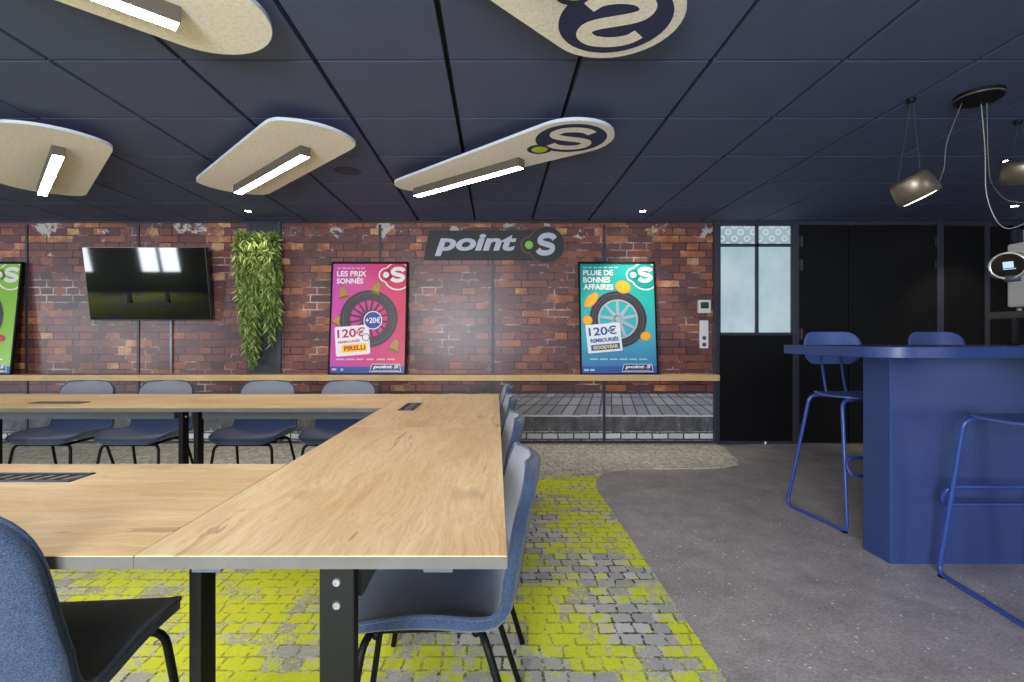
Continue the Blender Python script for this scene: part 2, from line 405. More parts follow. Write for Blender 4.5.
def carpet():
    m, nd, lk, b = newmat('cobble_pattern_carpet')
    tc = N(nd, 'ShaderNodeTexCoord'); p0 = tc.outputs['Object']
    sp = N(nd, 'ShaderNodeSeparateXYZ'); lk.new(p0, sp.inputs[0])
    wn = noise(nd, lk, p0, 9, 6, .72)
    wp = N(nd, 'ShaderNodeVectorMath', operation='MULTIPLY_ADD')
    lk.new(wn.outputs['Color'], wp.inputs[0]); wp.inputs[1].default_value = (.035, .03, 0); lk.new(p0, wp.inputs[2])
    bt = N(nd, 'ShaderNodeTexBrick'); lk.new(wp.outputs[0], bt.inputs['Vector'])
    bt.inputs['Color1'].default_value = (0,0,0,1); bt.inputs['Color2'].default_value = (1,1,1,1); bt.inputs['Mortar'].default_value = (.5,.5,.5,1)
    bt.inputs['Scale'].default_value = 1; bt.inputs['Mortar Size'].default_value = .0058; bt.inputs['Mortar Smooth'].default_value = .25
    bt.inputs['Brick Width'].default_value = .086; bt.inputs['Row Height'].default_value = .072
    bt.offset = .42; bt.squash = .8; bt.squash_frequency = 3
    b2 = N(nd, 'ShaderNodeTexBrick'); lk.new(wp.outputs[0], b2.inputs['Vector'])
    b2.inputs['Color1'].default_value = (0,0,0,1); b2.inputs['Color2'].default_value = (1,1,1,1); b2.inputs['Mortar'].default_value = (.5,.5,.5,1)
    b2.inputs['Scale'].default_value = 1; b2.inputs['Mortar Size'].default_value = 0
    b2.inputs['Brick Width'].default_value = .276; b2.inputs['Row Height'].default_value = .156
    fine = noise(nd, lk, p0, 150, 5, .75); mid = noise(nd, lk, p0, 26, 4, .7); big = noise(nd, lk, p0, 1.5, 2, .5)
    grey = ramp(nd, [(0, S(184, 181, 178)), (1, S(228, 224, 222))]); lk.new(bt.outputs['Color'], grey.inputs[0])
    gf = ramp(nd, [(.3, (.78, .78, .78, 1)), (.7, (1.1, 1.1, 1.1, 1))]); lk.new(fine.outputs['Fac'], gf.inputs[0])
    c = mixc(nd, lk, 1.0, grey.outputs[0], gf.outputs[0], 'MULTIPLY')
    jr = ramp(nd, [(.43, (0,0,0,1)), (.53, (1,1,1,1))]); lk.new(mid.outputs['Fac'], jr.inputs[0])
    joint = math_(nd, lk, 'MULTIPLY', bt.outputs['Fac'], jr.outputs[0])
    c = mixc(nd, lk, joint, c, S(78, 76, 78))
    t = math_(nd, lk, 'ADD', math_(nd, lk, 'MULTIPLY', bt.outputs['Color'], .24), math_(nd, lk, 'MULTIPLY', b2.outputs['Color'], .30))
    t = math_(nd, lk, 'ADD', t, math_(nd, lk, 'MULTIPLY', math_(nd, lk, 'SUBTRACT', big.outputs['Fac'], .5), 1.3))
    t = math_(nd, lk, 'ADD', t, math_(nd, lk, 'MULTIPLY', math_(nd, lk, 'SUBTRACT', mid.outputs['Fac'], .5), .75))
    t = math_(nd, lk, 'ADD', t, math_(nd, lk, 'MULTIPLY', math_(nd, lk, 'SUBTRACT', fine.outputs['Fac'], .5), .95))
    far = N(nd, 'ShaderNodeMapRange'); lk.new(sp.outputs['Y'], far.inputs[0]); far.inputs[1].default_value = 4.18; far.inputs[2].default_value = 4.40
    far.inputs[3].default_value = 0; far.inputs[4].default_value = .62
    t = math_(nd, lk, 'SUBTRACT', t, far.outputs[0])
    lr = ramp(nd, [(.235, (0,0,0,1)), (.275, (1,1,1,1))]); lk.new(t, lr.inputs[0])
    limec = ramp(nd, [(.3, S(212, 221, 46)), (.7, S(238, 244, 74))]); lk.new(fine.outputs['Fac'], limec.inputs[0])
    lm = math_(nd, lk, 'MULTIPLY', lr.outputs[0], math_(nd, lk, 'SUBTRACT', 1.0, math_(nd, lk, 'MULTIPLY', joint, .5)))
    c2 = mixc(nd, lk, lm, c, limec.outputs[0])
    yl = N(nd, 'ShaderNodeMapRange'); lk.new(sp.outputs['Y'], yl.inputs[0]); yl.inputs[1].default_value = 4.1; yl.inputs[2].default_value = 4.4
    yl.inputs[3].default_value = 0; yl.inputs[4].default_value = .65
    c2 = mixc(nd, lk, yl.outputs[0], c2, mixc(nd, lk, .35, c2, S(246, 246, 206)))
    lk.new(c2, b.inputs['Base Color']); b.inputs['Roughness'].default_value = .97; b.inputs['Specular IOR Level'].default_value = .15
    bp = N(nd, 'ShaderNodeBump'); bp.inputs['Strength'].default_value = .3; bp.inputs['Distance'].default_value = .003
    lk.new(fine.outputs['Fac'], bp.inputs['Height']); lk.new(bp.outputs[0], b.inputs['Normal'])
    return m
M['carpet'] = carpet()

def vinyl():
    m, nd, lk, b = newmat('grey_speckled_vinyl')
    tc = N(nd, 'ShaderNodeTexCoord'); p = tc.outputs['Object']
    n1 = noise(nd, lk, p, 5, 5, .7); n2 = noise(nd, lk, p, 75, 5, .75)
    r1 = ramp(nd, [(.3, S(160, 152, 152)), (.7, S(200, 191, 190))]); lk.new(n1.outputs['Fac'], r1.inputs[0])
    r2 = ramp(nd, [(.3, (.55, .55, .55, 1)), (.7, (1.25, 1.25, 1.25, 1))]); lk.new(n2.outputs['Fac'], r2.inputs[0])
    c = mixc(nd, lk, 1.0, r1.outputs[0], r2.outputs[0], 'MULTIPLY')
    vo = N(nd, 'ShaderNodeTexVoronoi'); vo.inputs['Scale'].default_value = 42; vo.inputs['Randomness'].default_value = 1; lk.new(p, vo.inputs['Vector'])
    se = N(nd, 'ShaderNodeSeparateColor'); lk.new(vo.outputs['Color'], se.inputs[0])
    sz = math_(nd, lk, 'MULTIPLY', math_(nd, lk, 'SUBTRACT', se.outputs[0], .55), .6)
    chip = math_(nd, lk, 'LESS_THAN', vo.outputs['Distance'], sz)
    chip = math_(nd, lk, 'MULTIPLY', chip, math_(nd, lk, 'GREATER_THAN', se.outputs[1], .35))
    c = mixc(nd, lk, math_(nd, lk, 'MULTIPLY', chip, .9), c, S(245, 245, 246))
    n4 = noise(nd, lk, p, 170, 2, .5); r4 = ramp(nd, [(.66, (0,0,0,1)), (.70, (1,1,1,1))]); lk.new(n4.outputs['Fac'], r4.inputs[0])
    c = mixc(nd, lk, math_(nd, lk, 'MULTIPLY', r4.outputs[0], .7), c, S(236, 234, 234))
    lk.new(c, b.inputs['Base Color']); b.inputs['Roughness'].default_value = .42; b.inputs['Specular IOR Level'].default_value = .35
    return m
M['vinyl'] = vinyl()

# ------------------------------------------------------------------ setting
WALL_Y, CEIL = 5.49, 2.39
X0, X1 = -12.6, 7.2
def struct(name, bm, mat, parent=None, **k):
    o = mk(name, bm, mat, parent, **k)
    if not parent: o['kind'] = 'structure'
    return o
struct('floor', boxm((X0, REAR_Y, -.1), (X1, WALL_Y+.1, 0)), M['vinyl'])
# ceiling of 60 cm tiles with open black joints
bm = BM(); P_ = .603; gx, gy = -.222, 2.312; g = .012
i0 = int((X0-gx)/P_)-1; i1 = int((X1-gx)/P_)+1; j0 = int((REAR_Y-gy)/P_)-1; j1 = int((WALL_Y-gy)/P_)+1
for i in range(i0, i1+1):
    for j in range(j0, j1+1):
        a = max(X0, gx+i*P_+g); b_ = min(X1, gx+(i+1)*P_-g); c_ = max(REAR_Y, gy+j*P_+g*.7); d_ = min(WALL_Y, gy+(j+1)*P_-g*.7)
        if b_-a > .02 and d_-c_ > .02: box(bm, (a, c_, CEIL), (b_, d_, CEIL+.045))
struct('ceiling', bm, M['tile'])
struct('ceiling_void', boxm((X0, REAR_Y, CEIL+.043), (X1, WALL_Y, CEIL+.1)), M['groove'])
XE = (715-496)/F*WALL_Y                                     # right end of the printed panels
struct('wall_back', boxm((X0, WALL_Y, 0), (X1, WALL_Y+.1, CEIL+.1)), M['mural'])
struct('wall_left', boxm((X0-.1, REAR_Y, 0), (X0, WALL_Y, CEIL+.1)), M['greywall'])
struct('wall_right', boxm((X1, REAR_Y, 0), (X1+.1, WALL_Y, CEIL+.1)), M['greywall'])
bm = BM()                                                   # wall behind the camera, with its four window openings
ed = [X0]+[e for w_ in WIN for e in w_]+[X1]
for k in range(0, len(ed), 2): box(bm, (ed[k], REAR_Y-.1, 0), (ed[k+1], REAR_Y, CEIL+.1))
for a, b_ in WIN:
    box(bm, (a, REAR_Y-.1, 0), (b_, REAR_Y, WZ0)); box(bm, (a, REAR_Y-.1, WZ1), (b_, REAR_Y, CEIL+.1))
struct('wall_front', bm, M['greywall'])
for k, (a, b_) in enumerate(WIN):
    bm = BM()
    for x in (a, (a+b_)/2-.03, b_-.06): box(bm, (x, REAR_Y-.09, WZ0), (x+.06, REAR_Y-.02, WZ1))
    for z in (WZ0, WZ0+1.1, WZ1-.06): box(bm, (a, REAR_Y-.09, z), (b_, REAR_Y-.02, z+.06))
    struct('window_%d' % (k+2), bm, M['frame_grey'])

# carpet with its rounded tongue along the back wall
edge = [(-10.9, -2.5), (.755, -2.5), (.755, 3.3), (.75, 3.75), (.79, 4.02), (.87, 4.2), (.99, 4.32), (1.15, 4.385), (1.56, 4.39), (1.98, 4.43),
        (2.16, 4.54), (2.25, 4.74), (2.30, 5.0), (2.345, 5.2), (2.36, 5.40), (2.36, 5.455), (-10.9, 5.455)]
cp = prism(BM(), edge, 0.0, .004)
tag(mk('carpet', cp, M['carpet']), 'grey cobblestone patterned carpet splashed with lime green under the tables', 'carpet')

# joints between the printed panels, base rail, head rail
tn = 0
def trim(a, b_, mat='frame_grey', bevel=.002):
    global tn
    tn += 1
    return struct('trim_%d' % tn, boxm(a, b_), M[mat], bevel=bevel)
px_x = lambda px, d=WALL_Y: (px-496)/F*d
for px in (27, 138.5, 380, 492.5, 604):
    trim((px_x(px)-.014, WALL_Y-.012, 0), (px_x(px)+.014, WALL_Y, CEIL-.03))
for x in (-6.27, -7.47, -8.67): trim((x-.014, WALL_Y-.012, 0), (x+.014, WALL_Y, CEIL-.03))
trim((X0, WALL_Y-.03, 0), (XE, WALL_Y, .03))
trim((X0, WALL_Y-.04, CEIL-.014), (XE, WALL_Y, CEIL))
trim((XE, WALL_Y-.04, CEIL-.04), (X1, WALL_Y, CEIL))
struct('pillar_back', boxm((px_x(251), WALL_Y-.03, 0), (px_x(280), WALL_Y, CEIL-.012)), M['pillar'], bevel=.004)
for px in (250, 280): trim((px_x(px)-.02, WALL_Y-.036, 0), (px_x(px)+.02, WALL_Y, CEIL-.012))

# right part of the back wall: frosted window over a black panel, black double door, black panels
D = WALL_Y-.02
def wx(px): return (px-496)/F*D
def wz(py): return CAM_Z+(339.5-py)/F*D
trim((wx(713.5), WALL_Y-.05, 0), (wx(718.5), WALL_Y, CEIL))
trim((wx(791.5), WALL_Y-.05, 0), (wx(797.5), WALL_Y, CEIL))
trim((wx(935), WALL_Y-.05, 0), (wx(941.5), WALL_Y, CEIL))
trim((wx(983), WALL_Y-.05, 0), (wx(987.5), WALL_Y, CEIL))
def glassmat(name, circles):
    m, nd, lk, b = newmat(name)
    tc = N(nd, 'ShaderNodeTexCoord'); p = tc.outputs['Object']
    n1 = noise(nd, lk, p, 2.2, 3, .5)
    r = ramp(nd, [(.3, S(128, 148, 155)), (.7, S(156, 172, 176))]); lk.new(n1.outputs['Fac'], r.inputs[0]); c = r.outputs[0]
    if circles:
        sp = N(nd, 'ShaderNodeSeparateXYZ'); lk.new(p, sp.inputs[0]); cb = N(nd, 'ShaderNodeCombineXYZ')
        row = math_(nd, lk, 'FLOOR', math_(nd, lk, 'DIVIDE', sp.outputs['Z'], .07))
        sh = math_(nd, lk, 'MULTIPLY', row, .0675)
        fx = math_(nd, lk, 'SUBTRACT', math_(nd, lk, 'FRACT', math_(nd, lk, 'DIVIDE', math_(nd, lk, 'ADD', sp.outputs['X'], sh), .135)), .5)
        fz = math_(nd, lk, 'SUBTRACT', math_(nd, lk, 'FRACT', math_(nd, lk, 'DIVIDE', sp.outputs['Z'], .07)), .5)
        rr = math_(nd, lk, 'SQRT', math_(nd, lk, 'ADD', math_(nd, lk, 'POWER', math_(nd, lk, 'MULTIPLY', fx, .135), 2.0), math_(nd, lk, 'POWER', math_(nd, lk, 'MULTIPLY', fz, .07), 2.0)))
        dd = math_(nd, lk, 'ABSOLUTE', math_(nd, lk, 'SUBTRACT', rr, .026))
        c = mixc(nd, lk, math_(nd, lk, 'LESS_THAN', dd, .007), c, S(178, 190, 192))
    lk.new(c, b.inputs['Base Color']); b.inputs['Roughness'].default_value = .25
    lk.new(c, b.inputs['Emission Color']); b.inputs['Emission Strength'].default_value = .42 if circles else .55
    return m
M['frost'] = glassmat('frosted_backlit_glass', False); M['frostc'] = glassmat('frosted_glass_with_rings', True)
xa, xm0, xm1, xb = wx(718.5), wx(754.5), wx(757.5), wx(791.5)
z0, z1, z2, z3 = wz(332.5), wz(247), wz(244.5), CEIL-.05
bm = BM()
box(bm, (xa, D-.025, z0-.03), (xb, D+.02, z0)); box(bm, (xa, D-.025, z1), (xb, D+.02, z2+.005)); box(bm, (xm0, D-.025, z0), (xm1, D+.02, z3))
box(bm, (xa, D-.02, z0), (xa+.015, D+.02, z3)); box(bm, (xb-.015, D-.02, z0), (xb, D+.02, z3))
win = struct('window_1', bm, M['frame_grey'])
for a, b_ in ((xa+.015, xm0), (xm1, xb-.015)):
    mk('pane', boxm((a, D-.004, z0), (b_, D+.008, z1)), M['frost'], win)
    mk('pane', boxm((a, D-.004, z2+.005), (b_, D+.008, z3)), M['frostc'], win)
struct('wall_panel', boxm((xa, D-.012, .03), (xb, D+.02, z0-.03)), M['blackpanel'])
trim((xa, D-.02, 0), (xb, D+.02, .03))
tag(mk('door_stop', lathe(BM(), [(0, 0), (.016, 0), (.016, .03), (.01, .045), (0, .045)], 12, lambda p: p+Vector((wx(761), 5.38, 0))), M['chrome'], smooth=True), 'small chrome door stop on the floor before the black panel', 'door stop')
def hinge(parent, x, zc):
    bm = BM(); tube(bm, [(x, D-.045, zc-.06), (x, D-.045, zc+.06)], .008, 8)
    box(bm, (x-.02, D-.038, zc-.05), (x+.02, D-.03, zc+.05))
    mk('hinge', bm, M['frame_grey'], parent)
d1 = struct('door_1', boxm((wx(797.8), D-.03, .012), (wx(846.6), D+.01, CEIL-.05)), M['blackpanel'], bevel=.003)
d2 = struct('door_2', boxm((wx(847.2), D-.03, .012), (wx(934.7), D+.01, CEIL-.05)), M['blackpanel'], bevel=.003)
for py in (242, 265.5, 334, 428): hinge(d1, wx(799.2), wz(py))
for py in (242, 265.5, 334, 428): hinge(d2, wx(934.2), wz(py))
struct('wall_panel', boxm((wx(941.5), D-.012, 0), (wx(983), D+.02, CEIL-.05)), M['blackpanel'])
struct('wall_panel', boxm((wx(987.5), D-.012, 0), (wx(1009), D+.02, CEIL-.05)), M['blackpanel'])
bm = BM(); xa, xb = wx(1009), wx(1075); z0 = wz(300); z3 = CEIL-.05
for x in (xa, wx(1015.5), xb-.05): box(bm, (x, D-.04, z0), (x+.05, D+.02, z3))
for z in (z0, z3-.04, wz(248)): box(bm, (xa, D-.04, z), (xb, D+.02, z+.05))
wn = struct('window_6', bm, M['frame_grey'])
m, nd, lk, b = newmat('garden_daylight_glass')
tc = N(nd, 'ShaderNodeTexCoord'); n1 = noise(nd, lk, tc.outputs['Object'], 9, 3)
r = ramp(nd, [(.35, S(70, 90, 60)), (.5, S(130, 150, 140)), (.65, S(190, 215, 230))]); lk.new(n1.outputs['Fac'], r.inputs[0])
lk.new(r.outputs[0], b.inputs['Base Color']); lk.new(r.outputs[0], b.inputs['Emission Color']); b.inputs['Emission Strength'].default_value = .8; b.inputs['Roughness'].default_value = .1
mk('pane', boxm((xa, D-.004, z0), (xb, D+.008, z3)), m, wn)
struct('wall_panel', boxm((wx(1009), D-.012, 0), (X1, D+.02, z0)), M['blackpanel'])

# long shelf along the wall
tag(mk('wall_shelf', boxm((X0+.02, 5.27, .690), (px_x(720, 5.27), WALL_Y-.002, .753)), M['shelf'], bevel=.004), 'long pale oak shelf running along the brick wall', 'shelf')

# ------------------------------------------------------------------ tables
TZ, TT = .7455, .022
TG = 'oak meeting tables'
def make_table(label, L, W, loc, rz, flap=False, flap_at=0, leg_off=(0, 0), inset=.045, flap_x=0):
    loc = (loc[0], loc[1], .0045)
    t = thing('meeting_table', label, 'table', loc, rz, TG)
    hx, hy = L/2-.0008, W/2-.0008
    mk('tabletop', boxm((-hx, -hy, TZ-TT), (hx, hy, TZ)), M['oak'], t, bevel=.0012)
    bm = BM()
    for a, b_ in (((-hx-.0007, -hy-.0007), (hx+.0007, -hy+.0005)), ((-hx-.0007, hy-.0005), (hx+.0007, hy+.0007)), ((-hx-.0007, -hy), (-hx+.0005, hy)), ((hx-.0005, -hy), (hx+.0007, hy))):
        box(bm, (a[0], a[1], TZ-TT-.0005), (b_[0], b_[1], TZ-.0015))
    mk('edge_band', bm, M['oakedge'], t)['label'] = 'greyer oak edge band'
    zb = TZ-TT
    for s in (-1, 1):
        cx = s*(hx-inset); ly = leg_off[0 if s < 0 else 1]
        lg = mk('leg', boxm((cx-.014, ly-.031, .025), (cx+.014, ly+.031, zb)), M['black'], t, bevel=.002)
        for z in (zb-.038, zb-.079):
            f = lambda p, s=s, z=z: Vector((cx+s*(.0141+p.z), ly+p.x, z+p.y))
            mk('bolt', lathe(BM(), [(0, .0022), (.003, .0022), (.0034, .0036), (.0062, .0036), (.0076, .0012), (.008, 0)], 18, f), M['steel'], lg, smooth='angle')
        mk('foot', boxm((cx-.025, -W*.32, 0), (cx+.025, W*.32, .025)), M['black'], t, bevel=.004)
    bm = BM()
    x = hx-.085
    o_ = -.02 if leg_off[0] < 0 else 0
    box(bm, (-x, o_-.03, zb-.088), (x, o_-.026, zb)); box(bm, (-x, o_+.026, zb-.088), (x, o_+.03, zb)); box(bm, (-x, o_-.03, zb-.004), (x, o_+.03, zb-.0005))
    for s in (-1, 1): box(bm, (s*x-.002, o_-.03, zb-.088), (s*x+.002, o_+.03, zb))
    mk('beam', bm, M['darksteel'], t)
    for sx in (-1, 1):
        for sy in (-1, 1):
            bm = boxm((sx*(hx-.058)-.05, sy*.20-.025, zb-.010), (sx*(hx-.058)+.05, sy*.20+.025, zb-.0005))
            box(bm, (sx*(hx-.058)-.04, sy*.20-.018, zb-.014), (sx*(hx-.058)+.04, sy*.20+.018, zb-.010))
            mk('bracket', bm, M['bracket'], t)
    if flap:
        fy = flap_at; a, w2 = .15, .042; q_ = flap_x
        bm = BM()
        box(bm, (q_-a, fy-w2, TZ-.001), (q_+a, fy-w2+.010, TZ+.003)); box(bm, (q_-a, fy+w2-.010, TZ-.001), (q_+a, fy+w2, TZ+.003))
        box(bm, (q_-a, fy-w2, TZ-.001), (q_-a+.010, fy+w2, TZ+.003)); box(bm, (q_+a-.010, fy-w2, TZ-.001), (q_+a, fy+w2, TZ+.003))
        fl = mk('cable_flap', bm, M['darksteel'], t)
        bm = BM(); box(bm, (q_-a+.01, fy-w2+.01, TZ-.0008), (q_+a-.01, fy+w2-.01, TZ+.0006)); mk('socket_well', bm, M['black'], fl)
        bm = BM()
        for k in range(7):
            x = q_-a+.03+k*.038
            f = lambda x_, y_, z_: (x_, y_, z_)
            prism(bm, [(x, fy-.02), (x+.012, fy-.02), (x+.028, fy+.02), (x+.016, fy+.02)], TZ+.0004, TZ+.0016, f)
        mk('divider', bm, M['steel'], fl)
    return t
XL, XR = -.62, .02
Y0, Y1 = .868, 3.45; YM = 2.14
make_table('oak table end nearest the camera, with a bolted black leg at its near edge', YM-Y0, XR-XL, ((XL+XR)/2, (Y0+YM)/2, 0), PI/2, leg_off=(-.018, .2))
make_table('oak table in the right arm of the horseshoe with a small cable flap', Y1-YM, XR-XL, ((XL+XR)/2, (Y1+YM)/2, 0), PI/2, True, .17, (.2, .2))
make_table('oak table with a wide black socket slot, in front of the foreground chair', 1.24, .645, (-1.24, 1.19, 0), 0, True, .17, inset=.066, flap_x=-.015)
make_table('oak table in the far row before the pink poster, no cable slot', 1.24, .70, (-1.24, 3.10, 0), 0)
make_table('oak table in the far row below the television, with a dark cable slot', 1.24, .70, (-2.48, 3.10, 0), 0, True, -.13, flap_x=-.07)

make_table('oak table in the far row cut by the left edge of the photo', 1.24, .70, (-3.72, 3.10, 0), 0)

# ------------------------------------------------------------------ upholstered chairs
def interp(tab, s):
    for (a, va), (b_, vb) in zip(tab, tab[1:]):
        if s <= b_:
            k = (s-a)/(b_-a); k = k*k*(3-2*k)*.5+k*.5
            return va+(vb-va)*k
    return tab[-1][1]
CH = .0045
def make_chair(label, loc, rz, group):
    t = thing('upholstered_chair', label, 'chair', (loc[0], loc[1], CH), rz, group)
    prof = smooth_path([(-.225, .440, 0), (-.19, .452, 0), (-.10, .446, 0), (.02, .428, 0), (.105, .424, 0), (.163, .444, 0), (.198, .50, 0), (.215, .58, 0), (.230, .68, 0), (.248, .755, 0), (.261, .806, 0)], 6)
    cum = [0]
    for a, b_ in zip(prof, prof[1:]): cum.append(cum[-1]+(b_-a).length)
    Lt = cum[-1]
    def P(s):
        for i in range(len(cum)-1):
            if s <= cum[i+1]+1e-9:
                k = (s-cum[i])/(cum[i+1]-cum[i]); return prof[i].lerp(prof[i+1], max(0, min(1, k)))
        return prof[-1]
    def hw(s):
        f = s/Lt
        w0 = interp([(0, .215), (.2, .232), (.45, .232), (.62, .222), (.85, .204), (1, .189)], f)
        rt, rf = .075, .07
        if s > Lt-rt: w0 -= rt-math.sqrt(max(0, rt*rt-(s-(Lt-rt))**2))
        if s < rf: w0 -= rf-math.sqrt(max(0, rf*rf-(rf-s)**2))
        return w0
    ss = []
    for k in range(7): ss.append(.07*(1-math.cos(PI/2*k/6)))
    n = 26
    for k in range(1, n): ss.append(.07+(Lt-.145)*k/n)
    for k in range(7): ss.append(Lt-.075+.075*math.sin(PI/2*k/6))
    NU = 14
    def pt(u, s, flat_=False):
        p = P(s); f = s/Lt; h = .21 if flat_ else hw(s)
        lift = .058*abs(u)**2.6*math.sin(PI*min(1, f/.70))**1.3          # sides of the seat curl up into the back
        wrap = interp([(0, 0), (.45, .0), (.65, .036), (1, .026)], f)*abs(u)**2.2
        crease = -.004*math.exp(-((f-.80)/.012)**2) if abs(u) < .93 else 0
        return Vector((u*h, p.x-wrap+crease*-1, p.y+lift))
    us = [-1+2*i/NU for i in range(NU+1)]
    us = [math.copysign(1-(1-abs(u))**1.3, u) for u in us]
    G = [[pt(u, s) for u in us] for s in ss]
    R = len(ss)
    def nrm(i, j):
        s_, u_ = ss[i], us[j]
        a = pt(u_, min(Lt, s_+.012), True)-pt(u_, max(0, s_-.012), True)
        b_ = pt(min(1, u_+.05), s_, True)-pt(max(-1, u_-.05), s_, True)
        v = b_.cross(a)
        if v.length < 1e-9: v = Vector((0, 0, 1))
        return v.normalized()
    Nn = [[nrm(i, j) for j in range(NU+1)] for i in range(R)]
    split = next(i for i, s in enumerate(ss) if s/Lt > .64)  # tone changes here: painted table shade below, lit tone above
    def pad(name, r0, r1, mat):
        bm = BM(); V = [[bm.verts.new(G[i][j]+Nn[i][j]*.004*(1-abs(us[j])**6)) for j in range(NU+1)] for i in range(r0, r1+1)]
        for i in range(len(V)-1):
            for j in range(NU): bm.faces.new((V[i][j], V[i][j+1], V[i+1][j+1], V[i+1][j]))
        return mk(name, bm, mat, t, smooth=True)
    pad('seat', 0, split, M['shadedfab']); pad('backrest', split, R-1, M['litfab'])['label'] = 'inside of the backrest painted paler grey, as if lit'
    th = .026
    bm = BM(); A = []; B = []
    for i in range(R):
        A.append([bm.verts.new(G[i][j]) if j in (0, NU) or i in (0, R-1) else None for j in range(NU+1)])
        B.append([bm.verts.new(G[i][j]-Nn[i][j]*th*(1 if 0 < j < NU and 0 < i < R-1 else .75)) for j in range(NU+1)])
    for i in range(R-1):
        for j in range(NU): bm.faces.new((B[i][j], B[i+1][j], B[i+1][j+1], B[i][j+1]))
        bm.faces.new((A[i][0], A[i+1][0], B[i+1][0], B[i][0])); bm.faces.new((A[i][NU], B[i][NU], B[i+1][NU], A[i+1][NU]))
    for j in range(NU):
        bm.faces.new((A[0][j], B[0][j], B[0][j+1], A[0][j+1])); bm.faces.new((A[R-1][j], A[R-1][j+1], B[R-1][j+1], B[R-1][j]))
    mk('shell', bm, M['denim'], t, smooth=True)
    loop = [G[0][j] for j in range(NU+1)]+[G[i][NU] for i in range(1, R)]+[G[R-1][j] for j in range(NU-1, -1, -1)]+[G[i][0] for i in range(R-2, 0, -1)]
    mk('piping', tubem(loop, .0045, 6, True), M['denim'], t, smooth=True)
    zs = .403
    bm = BM()
    for y in (-.13, .11): tube(bm, [(-.16, y, zs), (.16, y, zs)], .010, 8)
    tube(bm, [(-.13, -.14, zs), (-.13, .12, zs)], .010, 8); tube(bm, [(.13, -.14, zs), (.13, .12, zs)], .010, 8)
    mk('underframe', bm, M['black'], t, smooth=True)
    for sx in (-1, 1):
        mk('leg', tubem(round_path([(sx*.10, -.13, zs), (sx*.192, -.155, zs+.006), (sx*.228, -.215, .0035)], .045), .0095, 10), M['black'], t, smooth=True)
        mk('leg', tubem(round_path([(sx*.10, .11, zs), (sx*.192, .13, zs+.006), (sx*.232, .255, .0035)], .045), .0095, 10), M['black'], t, smooth=True)
    return t
FY = 3.57
ch = make_chair('blue-backed grey chair tucked under the far table row, leftmost in the photo', (-3.05, FY, 0), 0, 'chairs along the far table row')
copy_tree(ch, 'grey chair under the far table row between the television and the hanging plant', (-2.46, FY, CH), 0)
copy_tree(ch, 'grey chair under the far table row below and right of the hanging plant', (-1.70, FY, CH), 0)
copy_tree(ch, 'grey chair under the far table row directly below the pink poster', (-1.10, FY, CH), 0)
for lab, y, x, dr in (('blue and grey chair nearest the camera on the right side of the tables', 1.385, -.166, .05),
               ('blue and grey chair second from the camera on the right side of the tables', 2.08, -.167, .04),
               ('blue and grey chair third from the camera on the right side of the tables', 2.80, -.168, .04),
               ('blue and grey chair farthest down the right side of the tables, by the corner', 3.46, -.168, .03)):
    c = copy_tree(ch, lab, (x, y, CH), -PI/2+dr); c['group'] = 'chairs down the right side of the tables'
c = copy_tree(ch, 'large blue upholstered chair seen from behind in the near left corner', (-.978, 1.040, CH), PI+math.radians(5)); c.scale = (1.03, 1.03, 1.04); del c['group']

